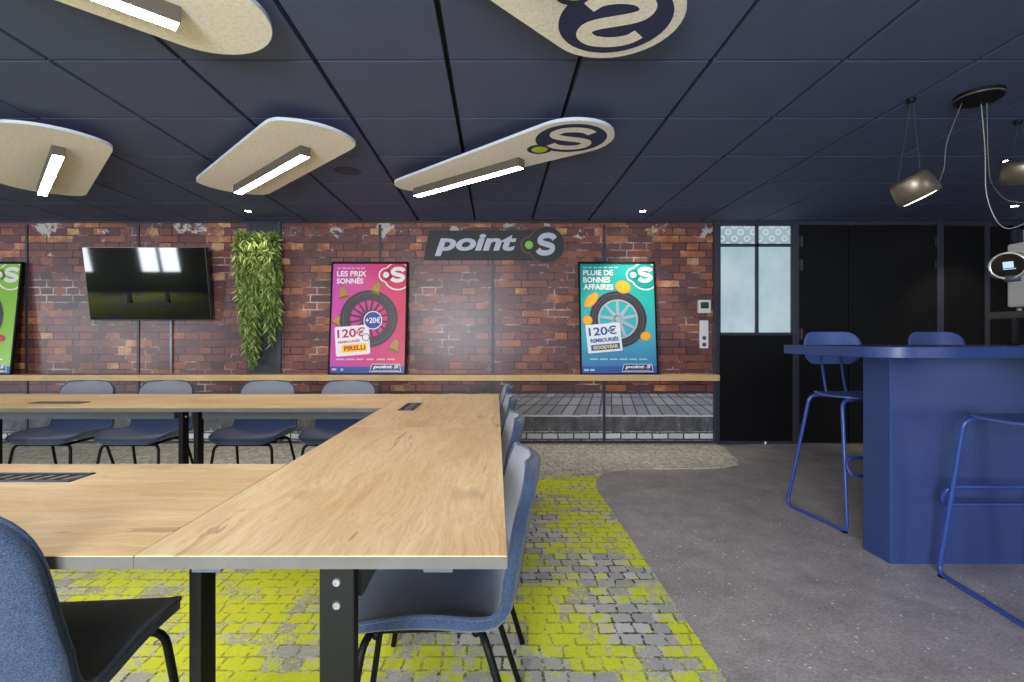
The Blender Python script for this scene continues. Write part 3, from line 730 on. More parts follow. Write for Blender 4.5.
# ------------------------------------------------------------------ bar counter and stools
bar = thing('bar_counter', 'blue bar counter with rounded overhanging top at the right', 'bar counter', (0, 0, 0))
bar.location = (2.9, 2.63, 0)
def rr2(x0, y0, x1, y1, r): return [(x-2.9, y-2.63) for x, y in rrect(x0, y0, x1, y1, r, 10)]
mk('countertop', prism(BM(), rr2(1.69, 2.2, 4.35, 3.1, .16), 1.038, 1.088), M['blue'], bar, smooth='angle', bevel=.003)
mk('base', boxm((1.965-2.9, 2.534-2.63, 0), (4.1-2.9, 2.72-2.63, 1.038)), M['blue'], bar, bevel=.002)
def make_stool(label, loc, rz):
    t = thing('bar_stool', label, 'stool', loc, rz, 'blue bar stools')
    zs = .785; fr = .011
    # thin shell seat with a dipped middle
    bm = BM(); n = 14; th = .012
    def sp(a, b_):
        k = math.sqrt(1-b_*b_/2); h = math.sqrt(1-a*a/2)
        x, y = a*k, b_*h; e = .82
        x = a*(.45+.55*k)*.205; y = b_*(.45+.55*h)*.19
        return Vector((x, y, zs-.012*(1-(a*a+b_*b_)/2)-.02*max(0, -b_-.6)**2))
    top = [[bm.verts.new(sp(-1+2*i/n, -1+2*j/n)) for j in range(n+1)] for i in range(n+1)]
    bot = [[bm.verts.new(sp(-1+2*i/n, -1+2*j/n)-Vector((0, 0, th))) for j in range(n+1)] for i in range(n+1)]
    for i in range(n):
        for j in range(n):
            bm.faces.new((top[i][j], top[i+1][j], top[i+1][j+1], top[i][j+1])); bm.faces.new((bot[i][j], bot[i][j+1], bot[i+1][j+1], bot[i+1][j]))
    for i in range(n):
        for j, o_ in ((0, 1), (n, -1)):
            bm.faces.new((top[i][j], bot[i][j], bot[i+1][j], top[i+1][j])); bm.faces.new((top[j][i], top[j][i+1], bot[j][i+1], bot[j][i]))
    mk('seat', bm, M['blueseat'], t, smooth=True)
    # curved back shell
    bm = BM(); R_ = .42; poly = rrect(-.19, .955, .19, 1.172, .085, 8)
    fn = lambda x, z, d: (x, .275-R_+math.sqrt(R_*R_-x*x)*1.0+d+(z-1.06)*.12, z)
    NX, NZ = 20, 10
    def outline(v):                                           # half width at height fraction
        z = .955+.217*v; r = .085; w0 = .19
        dz = min(z-.955, 1.172-z)
        return z, (w0 if dz >= r else w0-r+math.sqrt(max(0, r*r-(r-dz)**2)))
    vs = [.5-.5*math.cos(PI*k/NZ) for k in range(NZ+1)]
    F0 = []; F1 = []
    for v in vs:
        z, h = outline(v)
        F0.append([bm.verts.new(fn(h*(-1+2*i/NX), z, -.007)) for i in range(NX+1)]); F1.append([bm.verts.new(fn(h*(-1+2*i/NX), z, .007)) for i in range(NX+1)])
    for k in range(NZ):
        for i in range(NX):
            bm.faces.new((F0[k][i], F0[k][i+1], F0[k+1][i+1], F0[k+1][i])); bm.faces.new((F1[k][i], F1[k+1][i], F1[k+1][i+1], F1[k][i+1]))
        bm.faces.new((F0[k][0], F0[k+1][0], F1[k+1][0], F1[k][0])); bm.faces.new((F0[k][NX], F1[k][NX], F1[k+1][NX], F0[k+1][NX]))
    for i in range(NX):
        bm.faces.new((F0[0][i], F1[0][i], F1[0][i+1], F0[0][i+1])); bm.faces.new((F0[NZ][i], F0[NZ][i+1], F1[NZ][i+1], F1[NZ][i]))
    mk('backrest', bm, M['blueseat'], t, smooth=True)
    for sx in (-1, 1):
        mk('back_rod', tubem(round_path([(sx*.065, .0, zs-.022), (sx*.065, .20, zs-.022), (sx*.065, .268, 1.06)], .05), .008, 8), M['bluemetal'], t, smooth=True)
        mk('sled_leg', tubem(round_path([(sx*.06, -.12, zs-.026), (sx*.197, -.15, zs-.026), (sx*.232, -.245, fr), (sx*.295, .25, fr), (sx*.205, .15, zs-.026), (sx*.06, .13, zs-.026)], .05, 6), fr, 10), M['bluemetal'], t, smooth=True)
        mk('glide', boxm((sx*.234-.012, -.235, 0), (sx*.234+.012, -.205, .008)), M['black'], t)
    lp = round_path([(-.222, -.21, .43), (.222, -.21, .43), (.222, -.25, .335), (-.222, -.25, .335)], .05, 6, True)
    mk('footrest', tubem(lp, .0095, 8, True), M['bluemetal'], t, smooth=True)
    return t
st = make_stool('blue bar stool behind the left end of the bar, its sled legs showing', (2.255, 3.17, 0), 0)
copy_tree(st, 'blue bar stool behind the bar of which only the backrest top shows', (2.98, 3.20, 0), 0)
copy_tree(st, 'blue bar stool in front of the bar at the right edge', (2.335, 2.17, 0), PI)

# ------------------------------------------------------------------ ceiling lights: felt sails with a light bar
FZ = 2.30; FT = .018
def light_bar(parent, a, b_, z0=FZ):
    a = Vector(a); b_ = Vector(b_); d = (b_-a).normalized(); n = Vector((-d.y, d.x)); w2 = .033
    quad = [a+n*w2, a-n*w2, b_-n*w2, b_+n*w2]
    body = mk('light_bar', prism(BM(), [(q.x, q.y) for q in quad], z0-.058, z0+.001), M['barbody'], parent, bevel=.002)
    a2, b2, w3 = a+d*.004, b_-d*.004, .027
    quad = [a2+n*w3, a2-n*w3, b2-n*w3, b2+n*w3]
    mk('diffuser', prism(BM(), [(q.x, q.y) for q in quad], z0-.0605, z0-.0575), M['led'], body)['label'] = 'glowing white diffuser'
def hangers(parent, pts):
    for x, y in pts: mk('hanger', tubem([(x, y, FZ), (x, y, CEIL+.002)], .006, 8), M['black'], parent)
LG = 'felt ceiling lights'
def sail(label, outline, bar, org, mats=True):
    t = thing('felt_ceiling_light', label, 'ceiling light', (org[0], org[1], FZ), 0, LG)
    loc = Vector((org[0], org[1], FZ))
    bm = BM(); prism(bm, outline, FZ, FZ+FT)
    bmesh.ops.recalc_face_normals(bm, faces=bm.faces)
    o = mk('felt_panel', bm, None, t, mats=[M['felt'], M['feltedge']])
    for p in o.data.polygons:
        if abs(p.normal.z) < .5: p.material_index = 1
    light_bar(t, *bar)
    ax = (Vector(bar[1])-Vector(bar[0])); q0 = Vector(bar[0])+ax*.2; q1 = Vector(bar[0])+ax*.8
    hangers(t, [q0, q1])
    for c in t.children: c.location = -loc
    return t
def local(outline, c, ax):                                   # outline given along/across an axis
    ax = Vector(ax).normalized(); n = Vector((-ax.y, ax.x)); c = Vector(c)
    return [tuple(c+ax*x+n*y) for x, y in outline]
def bowed(L, W, bow=.12, rc=.10):
    """straight sides, gently bowed ends with rounded corners"""
    pts = []
    R = ((W/2)**2+bow**2)/(2*bow); half = math.asin((W/2)/R)
    for s in (1, -1):
        arc = [(s*(L/2-bow-(R-bow)+R*math.cos(a)), s*R*math.sin(a)) for a in [half*(-1+2*i/12) for i in range(13)]]
        pts += arc
    P = [Vector((x, y, 0)) for x, y in pts]
    out = []
    for i, p in enumerate(P):
        if i in (0, 12, 13, 25):
            a = P[i-1]; c = P[(i+1) % len(P)]; u = (a-p); v = (c-p)
            ku = min(rc, u.length*.9); kv = min(rc, v.length*.9)
            s_ = p+u.normalized()*ku; e_ = p+v.normalized()*kv
            for j in range(6):
                tt = j/5; q = s_*(1-tt)**2+p*2*tt*(1-tt)+e_*tt*tt; out.append((q.x, q.y))
        else: out.append((p.x, p.y))
    return out
AX = (.70, -.715)
o4 = local(bowed(1.70, .525), (-1.545, 3.44), AX)
sail('cream felt ceiling light between the left one and the one with the round emblem', o4, ((-1.985, 3.905), (-1.165, 3.105)), (-1.545, 3.44))
o2 = local(bowed(1.70, .525), (-3.05, 3.47), AX)
sail('cream felt ceiling light cut by the left edge of the photo', o2, ((-3.53, 3.95), (-2.67, 3.10)), (-3.05, 3.47))
o1 = capsule((-1.09, 1.855), .25, (-2.05, .90), .25)
sail('cream felt ceiling light cut by the top edge, upper left', o1, ((-1.955, 1.045), (-1.14, 1.825)), (-1.57, 1.38))
def emblem(t, c, sy):
    loc = Vector(t.location); cx, cy = c
    fn = lambda x, y, z: Vector((cx+x, cy+sy*y, FZ-z))-loc
    bm = BM(); flat(bm, circ(0, 0, .208, n=48), fn, .0015); flat(bm, circ(-.17, .165*1.0, .078, n=32), fn, .0013)
    e = mk('emblem', bm, M['navy'], t)
    bm = BM(); flat(bm, circ(-.17, .165, .050, n=28), fn, .003); mk('dot', bm, M['lime'], e)
    bm = BM(); bold_s(bm, -.132, .165, .132, -.165, fn, .003); mk('letter', bm, M['felt'], e)
t3 = sail('tapered felt ceiling light with a navy round emblem and lime dot, in full view', capsule((.44, 2.985), .25, (-.62, 3.885), .155), ((-.625, 3.985), (.165, 3.31)), (-.1, 3.4))
emblem(t3, (.44, 2.985), 1)
t5 = sail('felt ceiling light with a navy emblem cut by the top edge, centre right', capsule((.44, 1.88), .25, (-.60, .95), .155), ((-.62, .84), (.20, 1.58)), (-.1, 1.4))
emblem(t5, (.44, 1.88), -1)

# recessed spots and ceiling loudspeaker
def recessed(label, x, y, aim=True, power=26):
    t = thing('recessed_spotlight', label, 'spotlight', (x, y, CEIL), 0, 'recessed ceiling spots')
    mk('trim_ring', lathe(BM(), [(.030, -.001), (.030, -.004), (.045, -.003), (.046, .001)], 24), M['black'], t, smooth=True)
    mk('lamp', lathe(BM(), [(0, -.0025), (.030, -.002)], 20), M['spot'], t)
    if aim:
        l = bpy.data.lights.new('spot_light', 'SPOT'); l.energy = power; l.spot_size = math.radians(80); l.spot_blend = .7; l.color = (1, .86, .7); l.shadow_soft_size = .03
        o = bpy.data.objects.new('spot_light', l); link(o, t); o.location = (0, 0, -.02); o.rotation_euler = (math.radians(17), 0, 0)
recessed('recessed ceiling spot above the hanging plant', -2.45, 5.02, True, 9)
recessed('recessed ceiling spot above the teal poster', 1.45, 5.02)
recessed('recessed ceiling spot at the far right beyond the pendant lamps', 4.93, 4.83)
recessed('recessed ceiling spot between the pendant lamp cords at the right edge', 3.64, 3.61, False)
sp_ = lathe(BM(), [(0, -.004), (.088, -.004), (.10, -.001), (.10, .002)], 32)
o = mk('ceiling_speaker', sp_, plain('dark_speaker_grille', S(58, 56, 84), .8), smooth=False); o.location = (-1.12, 3.83, CEIL)
tag(o, 'flat round dark loudspeaker grille set in the ceiling', 'loudspeaker')

# ------------------------------------------------------------------ pendant lamps
can = thing('ceiling_canopy', 'black round ceiling rose feeding the pendant lamp cords', 'ceiling rose', (2.50, 2.63, CEIL))
mk('plate', lathe(BM(), [(0, -.032), (.094, -.032), (.102, -.026), (.102, 0), (0, 0)], 40), M['black'], can, smooth=False)
mk('rim', lathe(BM(), [(.1022, -.024), (.104, -.022), (.104, -.018), (.1022, -.016)], 40), M['barbody'], can, smooth=True)
M['shade'] = plain('brown_bronze_shade', S(138, 126, 112), .4, metal=.7)
M['cable'] = plain('grey_cable', S(120, 118, 116), .5); M['thin'] = plain('dark_wire', S(60, 60, 66), .5)
PG = 'drum pendant lamps'
def pendant(label, hook, centre, tilt, ca, away):
    t = thing('pendant_lamp', label, 'pendant lamp', centre, 0, PG)
    c = Vector(centre); R = Matrix.Rotation(away, 3, 'X') @ Matrix.Rotation(tilt, 3, 'Y')
    f = lambda p: R @ p
    prof = [(0, .066), (.066, .066), (.083, .060), (.090, .046), (.098, -.060), (.094, -.060), (.086, .045), (0, .055)]
    sh = mk('shade', lathe(BM(), prof, 40, f), M['shade'], t, smooth=True)
    mk('diffuser', lathe(BM(), [(0, -.066), (.06, -.064), (.0936, -.0565)], 32, f), emis('pendant_diffuser', (1, .85, .62, 1), 3), sh)
    h = Vector(hook)-c
    mk('hook', lathe(BM(), [(0, -.02), (.018, -.02), (.022, 0), (0, 0)], 16, lambda p: p+h), M['black'], t)
    a = f(Vector((-.06, 0, .066))); b_ = f(Vector((.078, 0, .062)))
    mk('wire', tubem([h+Vector((0, 0, -.015)), a], .0018, 5), M['thin'], t)
    mk('wire', tubem([h+Vector((.01, 0, -.015)), b_], .0018, 5), M['thin'], t)
    pts = [Vector(ca)-c]+[Vector(p)-c for p in cords.pop(0)]+[f(Vector((.03, 0, .066)))]
    mk('cord', tubem(smooth_path(pts, 8), .002, 6), M['cable'], t, smooth=True)
    return t
cords = [[at(947, 142, 2.66), at(944, 168, 2.67), at(936, 186, 2.68), at(925, 186, 2.68)], [at(989, 170, 2.75), at(996, 190, 2.85), at(1010, 201, 3.0), at(1030, 198, 3.0)]]
pendant('brown drum pendant lamp tilted on two wires before the ceiling rose', (2.19, 2.68, CEIL), tuple(at(914, 188.5, 2.68)), math.radians(-26), (2.44, 2.66, CEIL-.03), -.13)
pendant('brown drum pendant lamp cut by the right edge of the photo', (3.03, 2.95, CEIL), tuple(at(1022, 171, 2.95)), math.radians(-13), (2.57, 2.66, CEIL-.03), .34)
cd_ = [(2.55, 2.67, CEIL-.03), at(985, 150, 2.62), at(986, 190, 2.6), at(993, 214, 2.6), at(1003, 227, 2.62), at(1016, 227, 2.65), at(1040, 215, 2.7), at(1080, 190, 2.75)]
mk('cord', tubem(smooth_path([Vector(p)-Vector((2.50, 2.63, CEIL)) for p in cd_], 8), .0022, 6), plain('pale_cable', S(175, 172, 168), .5), can, smooth=True)

# ------------------------------------------------------------------ television
TVG = thing('television', 'flat black television tilted forward on the brick wall', 'television', (at(148, 283, 5.35).x, 5.35, 1.705))
tv_t = math.radians(8.5)
TVW, TVH = 1.285, .765
Rt = Matrix.Rotation(tv_t, 3, 'X')
def tvf(x, y, z): return Rt @ Vector((x, -z, y))
bm = BM(); prism(bm, rrect(-TVW/2, -TVH/2, TVW/2, TVH/2, .006, 3), -.035, .012, tvf); mk('casing', bm, plain('tv_casing', S(16, 16, 18), .3), TVG)
m_, nd, lk, b = newmat('tv_screen'); b.inputs['Base Color'].default_value = S(10, 10, 13); b.inputs['Roughness'].default_value = .04; b.inputs['Specular IOR Level'].default_value = .45
bm = BM(); flat(bm, rrect(-TVW/2+.007, -TVH/2+.010, TVW/2-.007, TVH/2-.007, .003, 2), tvf, .0128); mk('screen', bm, m_, TVG)
bm = BM()
for x in (-.2, .2): box(bm, (x-.02, .0, -.2), (x+.02, .139, .2))
mk('wall_mount', bm, M['black'], TVG)
CON = plain('pale_grey_conduit', S(168, 176, 188), .4)
def conduit(label, px):
    x = px_x(px); t = thing('cable_conduit', label, 'conduit', (x, WALL_Y-.016, .753), 0, 'conduits under the television')
    mk('pipe', tubem([(0, 0, 0), (0, 0, .66)], .012, 10), CON, t, smooth=True)
    for z in (.42,): mk('clip', lathe(BM(), [(.012, -.018), (.019, -.016), (.019, .016), (.012, .018)], 12, lambda p: p+Vector((0, 0, z))), M['steel'], t)
conduit('grey cable pipe with a clip below the right half of the television', 172)

# ------------------------------------------------------------------ hanging plant
M['leaf'] = None
m, nd, lk, b = newmat('willow_leaf')
oi = N(nd, 'ShaderNodeNewGeometry'); r = ramp(nd, [(0, S(64, 86, 36)), (.35, S(104, 128, 56)), (.7, S(142, 164, 84)), (1, S(188, 200, 124))]); lk.new(oi.outputs['Random Per Island'], r.inputs[0])
lk.new(r.outputs[0], b.inputs['Base Color']); b.inputs['Roughness'].default_value = .5
M['leaf'] = m; M['stem'] = plain('plant_stem', S(92, 96, 48), .7)
pc = at(262, 250, 5.38)
pl = thing('hanging_plant', 'trailing green willow-leaved plant hanging on the dark pillar', 'plant', (pc.x, 5.40, 2.035))
mk('planter', prism(BM(), rrect(-.11, -.045, .11, .06, .02, 4), -.02, .09), M['pillar'], pl)
bl = BM(); bs = BM(); rnd = random.Random(3)
def leaf(p, d, L, w_):
    d = d.normalized(); s = d.cross(Vector((rnd.uniform(-1, 1), rnd.uniform(-1, 1), rnd.uniform(-.3, .3)))).normalized()
    n = d.cross(s); q = [p, p+d*L*.35+s*w_+n*.004, p+d*L-n*.008, p+d*L*.35-s*w_+n*.004]
    bl.faces.new([bl.verts.new(v) for v in (q[0], q[1], q[2], q[3])])
for k in range(70):
    left = k < 44
    if left:
        x = rnd.gauss(-.115, .065); x = max(-.21, min(-.03, x)); drop = (1.30-abs(x+.085)*4.0)*rnd.uniform(.72, 1.0)
    else:
        x = rnd.gauss(.115, .045); x = max(.07, min(.20, x)); drop = (.98-abs(x-.10)*3.0)*rnd.uniform(.6, 1.0)
    yy = rnd.uniform(-.13, .02)
    top = Vector((x*.65, yy*.3, .09)); pts = [top, Vector((x*.92, yy-.02, .15+rnd.uniform(-.04, .03))), Vector((x, yy-.05, .06)), Vector((x, yy-.035, -.12))]
    xe = x*.6-.035 if left else x*.9+.012
    nseg = 6
    for i in range(1, nseg+1):
        f = i/nseg; pts.append(Vector((x+(xe-x)*f+rnd.uniform(-.012, .012), yy-.01+rnd.uniform(-.012, .012), -.12-(drop-.12)*f)))
    path = smooth_path(pts, 5); tube(bs, path, .0022, 5)
    for i, p in enumerate(path[2:]):
        for q in range(2):
            a = rnd.uniform(0, 2*PI); up_ = i < 6
            d = Vector((math.cos(a)*.55, math.sin(a)*.45-.15, rnd.uniform(.0, .8) if up_ else rnd.uniform(-1.1, -.35)))
            leaf(p, d, rnd.uniform(.06, .105), rnd.uniform(.007, .011))
mk('stems', bs, M['stem'], pl); mk('foliage', bl, M['leaf'], pl)

# ------------------------------------------------------------------ wall sign
sgn = thing('wall_sign', 'black lettered sign with grey italic letters and a green dot on the brick wall', 'sign', (0, WALL_Y-.02, 2.14))
D2 = 5.45
def sx_(px): return (px-496)/F*D2
def sz_(py): return CAM_Z+(339.5-py)/F*D2-2.14
fs = lambda x, y, z: (x, -z, y)
M['signblack'] = plain('sign_black', S(40, 42, 46), .6); M['signgrey'] = plain('sign_letter_grey', S(186, 188, 206), .5)
M['green'] = plain('sign_green', S(128, 190, 60), .5); M['outline'] = plain('sign_outline', S(150, 96, 84), .6)
cx, cz, R1 = sx_(546.2), sz_(244.8), .193
bx, bz, R2 = sx_(529), sz_(245), .082
bm = BM(); prism(bm, [(sx_(423.5), sz_(259.6)), (sx_(429), sz_(230.5)), (sx_(543), sz_(230)), (sx_(543), sz_(259.6))], 0, .016, fs)
mk('plate', bm, M['signblack'], sgn, bevel=.001)
bm = BM(); prism(bm, circ(cx, cz, R1+.006, n=48), 0, .0165, fs); prism(bm, circ(bx, bz, R2+.006, n=32), 0, .0163, fs); mk('badge_outline', bm, M['outline'], sgn)
bm = BM(); prism(bm, circ(cx, cz, R1, n=48), 0, .024, fs); prism(bm, circ(bx, bz, R2, n=32), 0, .0238, fs); bd = mk('badge', bm, M['signblack'], sgn)
bm = BM(); prism(bm, circ(bx, bz, .043, n=28), .022, .027, fs); mk('dot', bm, M['green'], bd)
bm = BM(); bold_s(bm, sx_(535), sz_(255.8), sx_(557.5), sz_(232.8), fs, .0245, shear=.16, depth=.004, wd=.12); mk('letter', bm, M['signgrey'], bd)
bm = BM(); text(bm, 'point', sx_(434.8), sz_(256), sx_(516.5), sz_(234), fs, .0165, bold=.035, shear=.22, depth=.006); mk('lettering', bm, M['signgrey'], sgn)

# ------------------------------------------------------------------ posters
def gradient(name, stops, axis, size):
    m, nd, lk, b = newmat(name)
    tc = N(nd, 'ShaderNodeTexCoord'); sp = N(nd, 'ShaderNodeSeparateXYZ'); lk.new(tc.outputs['Generated'], sp.inputs[0])
    r = ramp(nd, stops); lk.new(sp.outputs[axis], r.inputs[0]); lk.new(r.outputs[0], b.inputs['Base Color']); b.inputs['Roughness'].default_value = .3
    return m
PCOL = {}
def pm(name, c):
    if name not in PCOL: PCOL[name] = plain('print_'+name, c, .35)
    return PCOL[name]
W_P, H_P = .818, 1.203
def make_poster(label, xc, bg, zone, foot, content):
    d0, tilt = 5.31, math.radians(6.2)
    t = thing('framed_poster', label, 'poster', (xc, d0, .754), 0, 'posters on the wall shelf')
    R = Matrix.Rotation(-tilt, 3, 'X')
    fn = lambda x, y, z: R @ Vector((x, -z, y))
    bm = BM(); fw = .022
    for a, b_ in (((-W_P/2, 0), (W_P/2, fw*.6)), ((-W_P/2, H_P-fw), (W_P/2, H_P)), ((-W_P/2, 0), (-W_P/2+fw*.8, H_P)), ((W_P/2-fw*.8, 0), (W_P/2, H_P))):
        prism(bm, [(a[0], a[1]), (b_[0], a[1]), (b_[0], b_[1]), (a[0], b_[1])], -.012, .012, fn)
    mk('frame', bm, M['black'], t)
    bm = BM(); prism(bm, [(-W_P/2+.01, .008), (W_P/2-.01, .008), (W_P/2-.01, H_P-.01), (-W_P/2+.01, H_P-.01)], -.008, .004, fn)
    pr = mk('print', bm, bg, t)
    # poster coordinates: 0..1 left to right, 0..1 bottom to top
    U = lambda u: (u-.5)*W_P; V = lambda v: v*H_P
    asp = W_P/H_P
    g = lambda x, y, z: fn(U(x), V(y), .0045+z*.0007)
    def part(name, bm, mat): return mk(name, bm, mat, pr)
    bm = BM(); flat(bm, [(.02, .012), (.98, .012), (.98, .07), (.02, .07)], g, 0); part('foot_band', bm, foot)
    # emblem top right, cut by the edge of the print
    def clip(poly): return [(min(x, .975), min(y, .978)) for x, y in poly]
    def em(r, rr, z, mat, nm):
        bm = BM(); flat(bm, clip(circ(.87, .872, r, r*asp, 40)), g, z); flat(bm, circ(.715, .882, rr, rr*asp, 28), g, z); return part(nm, bm, mat)
    wt = pm('white', S(236, 234, 236))
    em(.190, .098, 1, wt, 'emblem_outline'); em(.172, .080, 2, bg if zone is None else zone, 'emblem_field')
    bm = BM(); flat(bm, circ(.715, .882, .040, .040*asp, 24), g, 3); bold_s(bm, .765, .812, .973, .955, g, 3, shear=.1, wd=.125); part('emblem_letter', bm, wt)
    content(part, g, asp, wt)
    # sign-off bottom right
    bm = BM(); flat(bm, [(.53, .022), (.56, .092), (.92, .092), (.935, .022)], g, 4); part('sign_off_outline', bm, wt)
    bm = BM(); flat(bm, [(.538, .027), (.565, .087), (.912, .087), (.927, .027)], g, 5); part('sign_off', bm, pm('navy', S(52, 66, 124)))
    bm = BM(); text(bm, 'point S', .575, .045, .905, .083, g, 6, bold=.04, shear=.2); flat(bm, [(.57, .033), (.90, .033), (.90, .036), (.57, .036)], g, 6); part('sign_off_lettering', bm, wt)
    return t
def tyre(part, g, asp, cx, cy, r, spokes, rimc):
    bm = BM(); ring(bm, cx, cy, r, r*asp, r*.70, r*.70*asp, g, 4, 48); part('tyre', bm, pm('tyre', S(62, 60, 68)))
    bm = BM(); ring(bm, cx, cy, r*.90, r*.90*asp, r*.87, r*.87*asp, g, 5, 48); ring(bm, cx, cy, r*.80, r*.80*asp, r*.785, r*.785*asp, g, 5, 48); part('tread_line', bm, pm('tyre_line', S(88, 86, 94)))
    bm = BM(); ring(bm, cx, cy, r*.70, r*.70*asp, r*.635, r*.635*asp, g, 5, 48)
    flat(bm, circ(cx, cy, r*.15, r*.15*asp, 24), g, 5)
    for k in range(spokes):
        a = 2*PI*k/spokes+.2; ca, sa = math.cos(a), math.sin(a); wv = r*(.045 if spokes > 10 else .06)
        flat(bm, [(cx+r*.1*ca-wv*sa*1.2, cy+(r*.1*sa+wv*ca*1.2)*asp), (cx+r*.66*ca-wv*sa*.7, cy+(r*.66*sa+wv*ca*.7)*asp), (cx+r*.66*ca+wv*sa*.7, cy+(r*.66*sa-wv*ca*.7)*asp), (cx+r*.1*ca+wv*sa*1.2, cy+(r*.1*sa-wv*ca*1.2)*asp)], g, 5)
    part('wheel_rim', bm, rimc)
def rot_g(g, cx, cy, ang, asp):
    c, s = math.cos(ang), math.sin(ang)
    def f(x, y, z):
        dx, dy = (x-cx), (y-cy)/asp
        return g(cx+c*dx-s*dy, cy+(s*dx+c*dy)*asp, z)
    return f
def dashes(bm, g, x0, x1, y, h, z, n, seed):
    r_ = random.Random(seed); x = x0; step_ = (x1-x0)/n
    for k in range(n):
        flat(bm, [(x, y), (x+step_*r_.uniform(.55, .9), y), (x+step_*.8, y+h), (x, y+h)], g, z); x += step_
def pink_content(part, g, asp, wt):
    tyre(part, g, asp, .505, .49, .375, 16, pm('dark_rim', S(92, 52, 84)))
    bm = BM(); text(bm, 'LES PRIX', .075, .868, .46, .918, g, 4, bold=.03); text(bm, 'SONN\u00c9S', .075, .802, .42, .862, g, 4, bold=.03); part('headline', bm, wt)
    bm = BM(); dashes(bm, g, .08, .45, .935, .012, 4, 6, 1); dashes(bm, g, .10, .88, .125, .013, 4, 6, 2); dashes(bm, g, .05, .13, .035, .018, 4, 1, 3); flat(bm, circ(.18, .042, .018, .018*asp, 16), g, 4); part('small_print', bm, pm('pale_pink', S(226, 176, 206)))
    gold = pm('gold', S(176, 140, 60)); gd = pm('dark_gold', S(128, 98, 40))
    for cx, cy, a, s in ((.165, .725, .25, .075), (.60, .765, -.5, .075), (.095, .475, -.5, .06), (.85, .255, -.35, .08)):
        f = rot_g(g, cx, cy, a, asp)
        bm = BM(); prof = [(-1, -.75), (-.62, -.35), (-.5, .4), (-.28, .85), (0, 1), (.28, .85), (.5, .4), (.62, -.35), (1, -.75)]
        flat(bm, [(cx+x*s, cy+y*s*asp*1.15) for x, y in prof], f, 6); part('bell', bm, gold)
        bm = BM(); flat(bm, circ(cx, cy-.75*s*asp*1.15, s*.98, s*.22*asp, 20), f, 7); flat(bm, circ(cx, cy+1.1*s*asp, s*.2, s*.2*asp, 12), f, 7); part('bell_mouth', bm, gd)
    f = rot_g(g, .29, .29, math.radians(5), asp)
    bm = BM(); flat(bm, [(x, y) for x, y in rrect(.085, .165, .525, .425, .02, 4)], f, 8); part('price_card', bm, pm('card', S(240, 232, 238)))
    bm = BM(); text(bm, '120\u20ac', .115, .325, .475, .405, f, 9, bold=.022); text(bm, 'REMBOURS\u00c9S', .12, .278, .40, .305, f, 9, bold=.03); part('price', bm, pm('crimson', S(190, 40, 96)))
    bm = BM(); flat(bm, [(.165, .195), (.485, .195), (.485, .262), (.165, .262)], f, 9); part('yellow_strip', bm, pm('yellow', S(246, 206, 30)))
    bm = BM(); text(bm, 'PIRELLI', .19, .208, .465, .25, f, 10, bold=.045); part('strip_lettering', bm, pm('red', S(200, 40, 40)))
    bm = BM(); ring(bm, .475, .325, .05, .05*asp, .040, .040*asp, g, 11, 24); part('round_mark', bm, pm('dgrey', S(90, 88, 96)))
    bm = BM(); flat(bm, circ(.475, .325, .040, .040*asp, 24), g, 10); part('round_mark_field', bm, pm('card', S(240, 232, 238)))
    bm = BM(); ring(bm, .56, .475, .120, .120*asp, .108, .108*asp, g, 9, 36); part('bonus_ring', bm, wt)
    bm = BM(); flat(bm, circ(.56, .475, .108, .108*asp, 36), g, 9); part('bonus_disc', bm, pm('royal', S(48, 76, 158)))
    bm = BM(); text(bm, '+20\u20ac', .465, .45, .655, .503, g, 10, bold=.02); part('bonus_lettering', bm, wt)
def slice_(part, g, asp, cx, cy, rx, ry, a):
    f = rot_g(g, cx, cy, a, asp)
    bm = BM(); flat(bm, circ(cx, cy, rx, ry*asp, 24), f, 6); part('fruit_slice', bm, pm('orange', S(226, 150, 50)))
    bm = BM(); flat(bm, circ(cx, cy, rx*.84, ry*.84*asp, 24), f, 7); part('fruit_flesh', bm, pm('orange_flesh', S(240, 178, 62)))
def teal_content(part, g, asp, wt):
    tyre(part, g, asp, .50, .485, .37, 9, pm('silver_rim', S(168, 186, 196)))
    bm = BM(); text(bm, 'PLUIE DE', .06, .878, .45, .925, g, 4, bold=.03); text(bm, 'BONNES', .06, .812, .41, .862, g, 4, bold=.03); text(bm, 'AFFAIRES', .06, .748, .45, .798, g, 4, bold=.03); part('headline', bm, wt)
    bm = BM(); dashes(bm, g, .06, .53, .943, .011, 4, 7, 4); dashes(bm, g, .13, .88, .127, .012, 4, 6, 5); dashes(bm, g, .05, .2, .03, .018, 4, 2, 6); part('small_print', bm, pm('pale_teal', S(170, 216, 222)))
    slice_(part, g, asp, .575, .772, .105, .085, -.35); slice_(part, g, asp, .16, .655, .125, .065, .85); slice_(part, g, asp, .105, .475, .065, .065, 0); slice_(part, g, asp, .85, .335, .072, .062, .3)
    f = rot_g(g, .32, .315, math.radians(5), asp)
    bm = BM(); flat(bm, [(.09, .195), (.535, .195), (.535, .445), (.09, .445)], f, 8); part('price_card', bm, pm('card_blue', S(226, 234, 242)))
    blue = pm('price_blue', S(56, 84, 148))
    bm = BM(); text(bm, '120\u20ac', .125, .345, .485, .422, f, 9, bold=.022); text(bm, 'REMBOURS\u00c9S', .135, .285, .50, .328, f, 9, bold=.04); part('price', bm, blue)
    bm = BM(); flat(bm, [(.135, .215), (.505, .215), (.505, .265), (.135, .265)], f, 9); part('blue_strip', bm, blue)
    bm = BM(); text(bm, 'GOODYEAR', .16, .225, .485, .256, f, 10, bold=.05); part('strip_lettering', bm, pm('yellow_pale', S(226, 214, 120)))
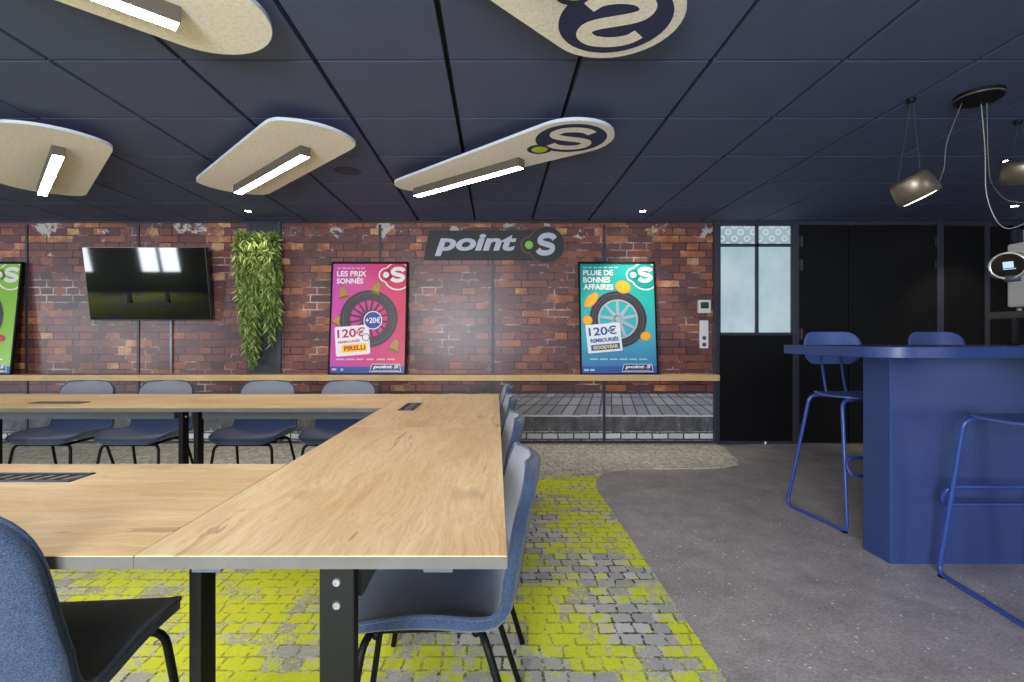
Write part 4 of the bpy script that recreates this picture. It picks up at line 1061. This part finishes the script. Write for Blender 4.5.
def green_content(part, g, asp, wt):
    tyre(part, g, asp, .40, .50, .42, 9, pm('silver_rim', S(168, 186, 196)))
    bm = BM(); flat(bm, circ(.80, .315, .075, .05*asp, 20), g, 6); part('red_item', bm, pm('red', S(200, 40, 40)))
    bm = BM(); dashes(bm, g, .3, .9, .125, .013, 4, 5, 7); part('small_print', bm, wt)
pinkbg = gradient('print_pink', [(0, S(206, 84, 176)), (.45, S(214, 72, 138)), (1, S(214, 52, 96))], 0, 1)
tealbg = gradient('print_teal', [(0, S(66, 120, 186)), (.35, S(74, 172, 196)), (.62, S(52, 184, 180)), (1, S(14, 150, 146))], 2, 1)
greenbg = gradient('print_green', [(0, S(150, 204, 66)), (1, S(136, 192, 60))], 2, 1)
make_poster('pink framed poster with a wheel and gold bells leaning on the shelf', (368.9-496)/F*5.39, pinkbg, pm('zone_crimson', S(214, 56, 98)), pm('foot_blue', S(48, 84, 158)), pink_content)
make_poster('teal framed poster with a tyre and orange slices leaning on the shelf', (617.5-496)/F*5.39, tealbg, pm('zone_teal', S(20, 152, 148)), pm('foot_indigo', S(60, 92, 172)), teal_content)
make_poster('lime green framed poster cut by the left edge of the photo', -5.47, greenbg, pm('zone_green', S(146, 198, 74)), pm('foot_navy', S(62, 80, 160)), green_content)

# ------------------------------------------------------------------ wall controls
p = at(704, 306.5, 5.48)
t = thing('thermostat', 'white thermostat with a dark green display on the brick wall', 'thermostat', (p.x, WALL_Y, p.z))
bm = BM(); prism(bm, rrect(-.066, -.07, .066, .07, .008, 3), 0, .028, lambda x, y, z: (x, -z, y)); mk('housing', bm, M['white'], t)
bm = BM(); prism(bm, rrect(-.044, -.022, .044, .046, .004, 2), .028, .0295, lambda x, y, z: (x, -z, y)); mk('display', bm, plain('lcd', S(44, 66, 48), .2), t)
bm = BM(); prism(bm, rrect(-.03, -.06, .03, -.045, .004, 2), .028, .031, lambda x, y, z: (x, -z, y)); mk('button', bm, M['white'], t)
p = at(704, 334.3, 5.48)
t = thing('switch_plate', 'tall white switch plate with two dark sockets below the thermostat', 'switch plate', (p.x, WALL_Y, p.z))
bm = BM(); prism(bm, rrect(-.045, -.15, .045, .15, .008, 3), 0, .016, lambda x, y, z: (x, -z, y)); mk('plate', bm, M['white'], t)
for z in (-.04, -.11):
    bm = BM(); prism(bm, circ(0, z, .022, n=20), .016, .0175, lambda x, y, z_: (x, -z_, y)); mk('socket', bm, M['darksteel'], t)
for z in (.04, .10):
    bm = BM(); prism(bm, rrect(-.03, z-.022, .03, z+.022, .004, 2), .016, .020, lambda x, y, z_: (x, -z_, y)); mk('rocker', bm, M['white'], t)

# ------------------------------------------------------------------ coffee corner on the bar
BT = 1.088
t = thing('riser_shelf', 'dark raised shelf on black posts standing on the bar', 'shelf', (3.27, 2.84, BT))
mk('board', boxm((-.40, -.13, .150), (.75, .13, .190)), plain('dark_brown_board', S(66, 58, 54), .5), t, bevel=.003)
for x in (-.375, .6): mk('post', lathe(BM(), [(0, 0), (.030, 0), (.030, .004), (.024, .008), (.024, .150), (0, .150)], 20, lambda p, x=x: p+Vector((x, 0, 0))), M['black'], t, smooth=False)
RZ = BT+.190
t = thing('coffee_machine', 'pale coffee machine with an oval chrome ringed screen at the right edge', 'coffee machine', (3.24, 2.86, RZ))
mk('body', boxm((-.235, -.05, .03), (.30, .13, .40)), plain('pale_grey_enamel', S(176, 174, 172), .35), t, bevel=.012)
mk('body_seam', boxm((-.237, -.052, .165), (.302, .0, .172)), M['black'], t)
bm = BM()
for x in (-.19, .25):
    tube(bm, [(x, -.02, 0), (x, -.02, .032)], .014, 10); tube(bm, [(x, .10, 0), (x, .10, .032)], .014, 10)
mk('foot', bm, M['steel'], t, smooth=True)
bm = BM(); tube(bm, [(-.26, -.085, .105), (.1, -.085, .105)], .022, 14); tube(bm, [(-.275, -.085, .105), (-.25, -.085, .105)], .012, 10); tube(bm, [(-.1, -.085, .105), (-.1, -.04, .115)], .012, 8)
mk('steam_pipe', bm, M['chrome'], t, smooth=True)
hd = at(1009, 265.5, 2.72)-Vector((3.24, 2.86, RZ)); Rh = Matrix.Rotation(math.radians(-68), 3, 'Z') @ Matrix.Rotation(math.radians(10), 3, 'X')
def hf(p): 
    q = Vector((p.x*1.10, -p.z, p.y*.98)); return hd+Rh @ q
mk('screen_head', lathe(BM(), [(0, -.10), (.045, -.10), (.066, -.06), (.076, .0), (.076, .012), (.068, .018), (.064, .013)], 40, hf), M['chrome'], t, smooth=True)
mk('screen', lathe(BM(), [(0, .0125), (.066, .0125)], 40, hf), plain('head_screen', S(14, 14, 18), .15), t)
bm = BM()
ic = lambda x, y, z: hf(Vector((x, y, z)))
flat(bm, [(-.018, -.012), (.022, -.012), (.022, .022), (-.018, .022)], ic, .0132)
flat(bm, [(-.018, -.02), (.03, -.02), (.03, -.016), (-.018, -.016)], ic, .0132)
mk('screen_icon', bm, emis('screen_glow', S(150, 170, 205), .7), t)
mk('neck', tubem([hd+Vector((.02, .0, -.055)), hd+Vector((.02, .0, -.085))], .032, 16), M['darksteel'], t, smooth=True)
mk('neck_arm', tubem([hd+Vector((.02, .03, -.02)), hd+Vector((.05, .12, -.03))], .03, 12), M['chrome'], t, smooth=True)
t = thing('cup_box', 'small white box under the raised shelf on the bar', 'box', (3.11, 2.86, BT))
bm = BM(); prism(bm, rrect(-.05, -.05, .05, .05, .012, 3), 0, .085); mk('box', bm, M['white'], t); bm = BM(); prism(bm, rrect(-.053, -.053, .053, .053, .012, 3), .078, .10); mk('lid', bm, M['darksteel'], t)
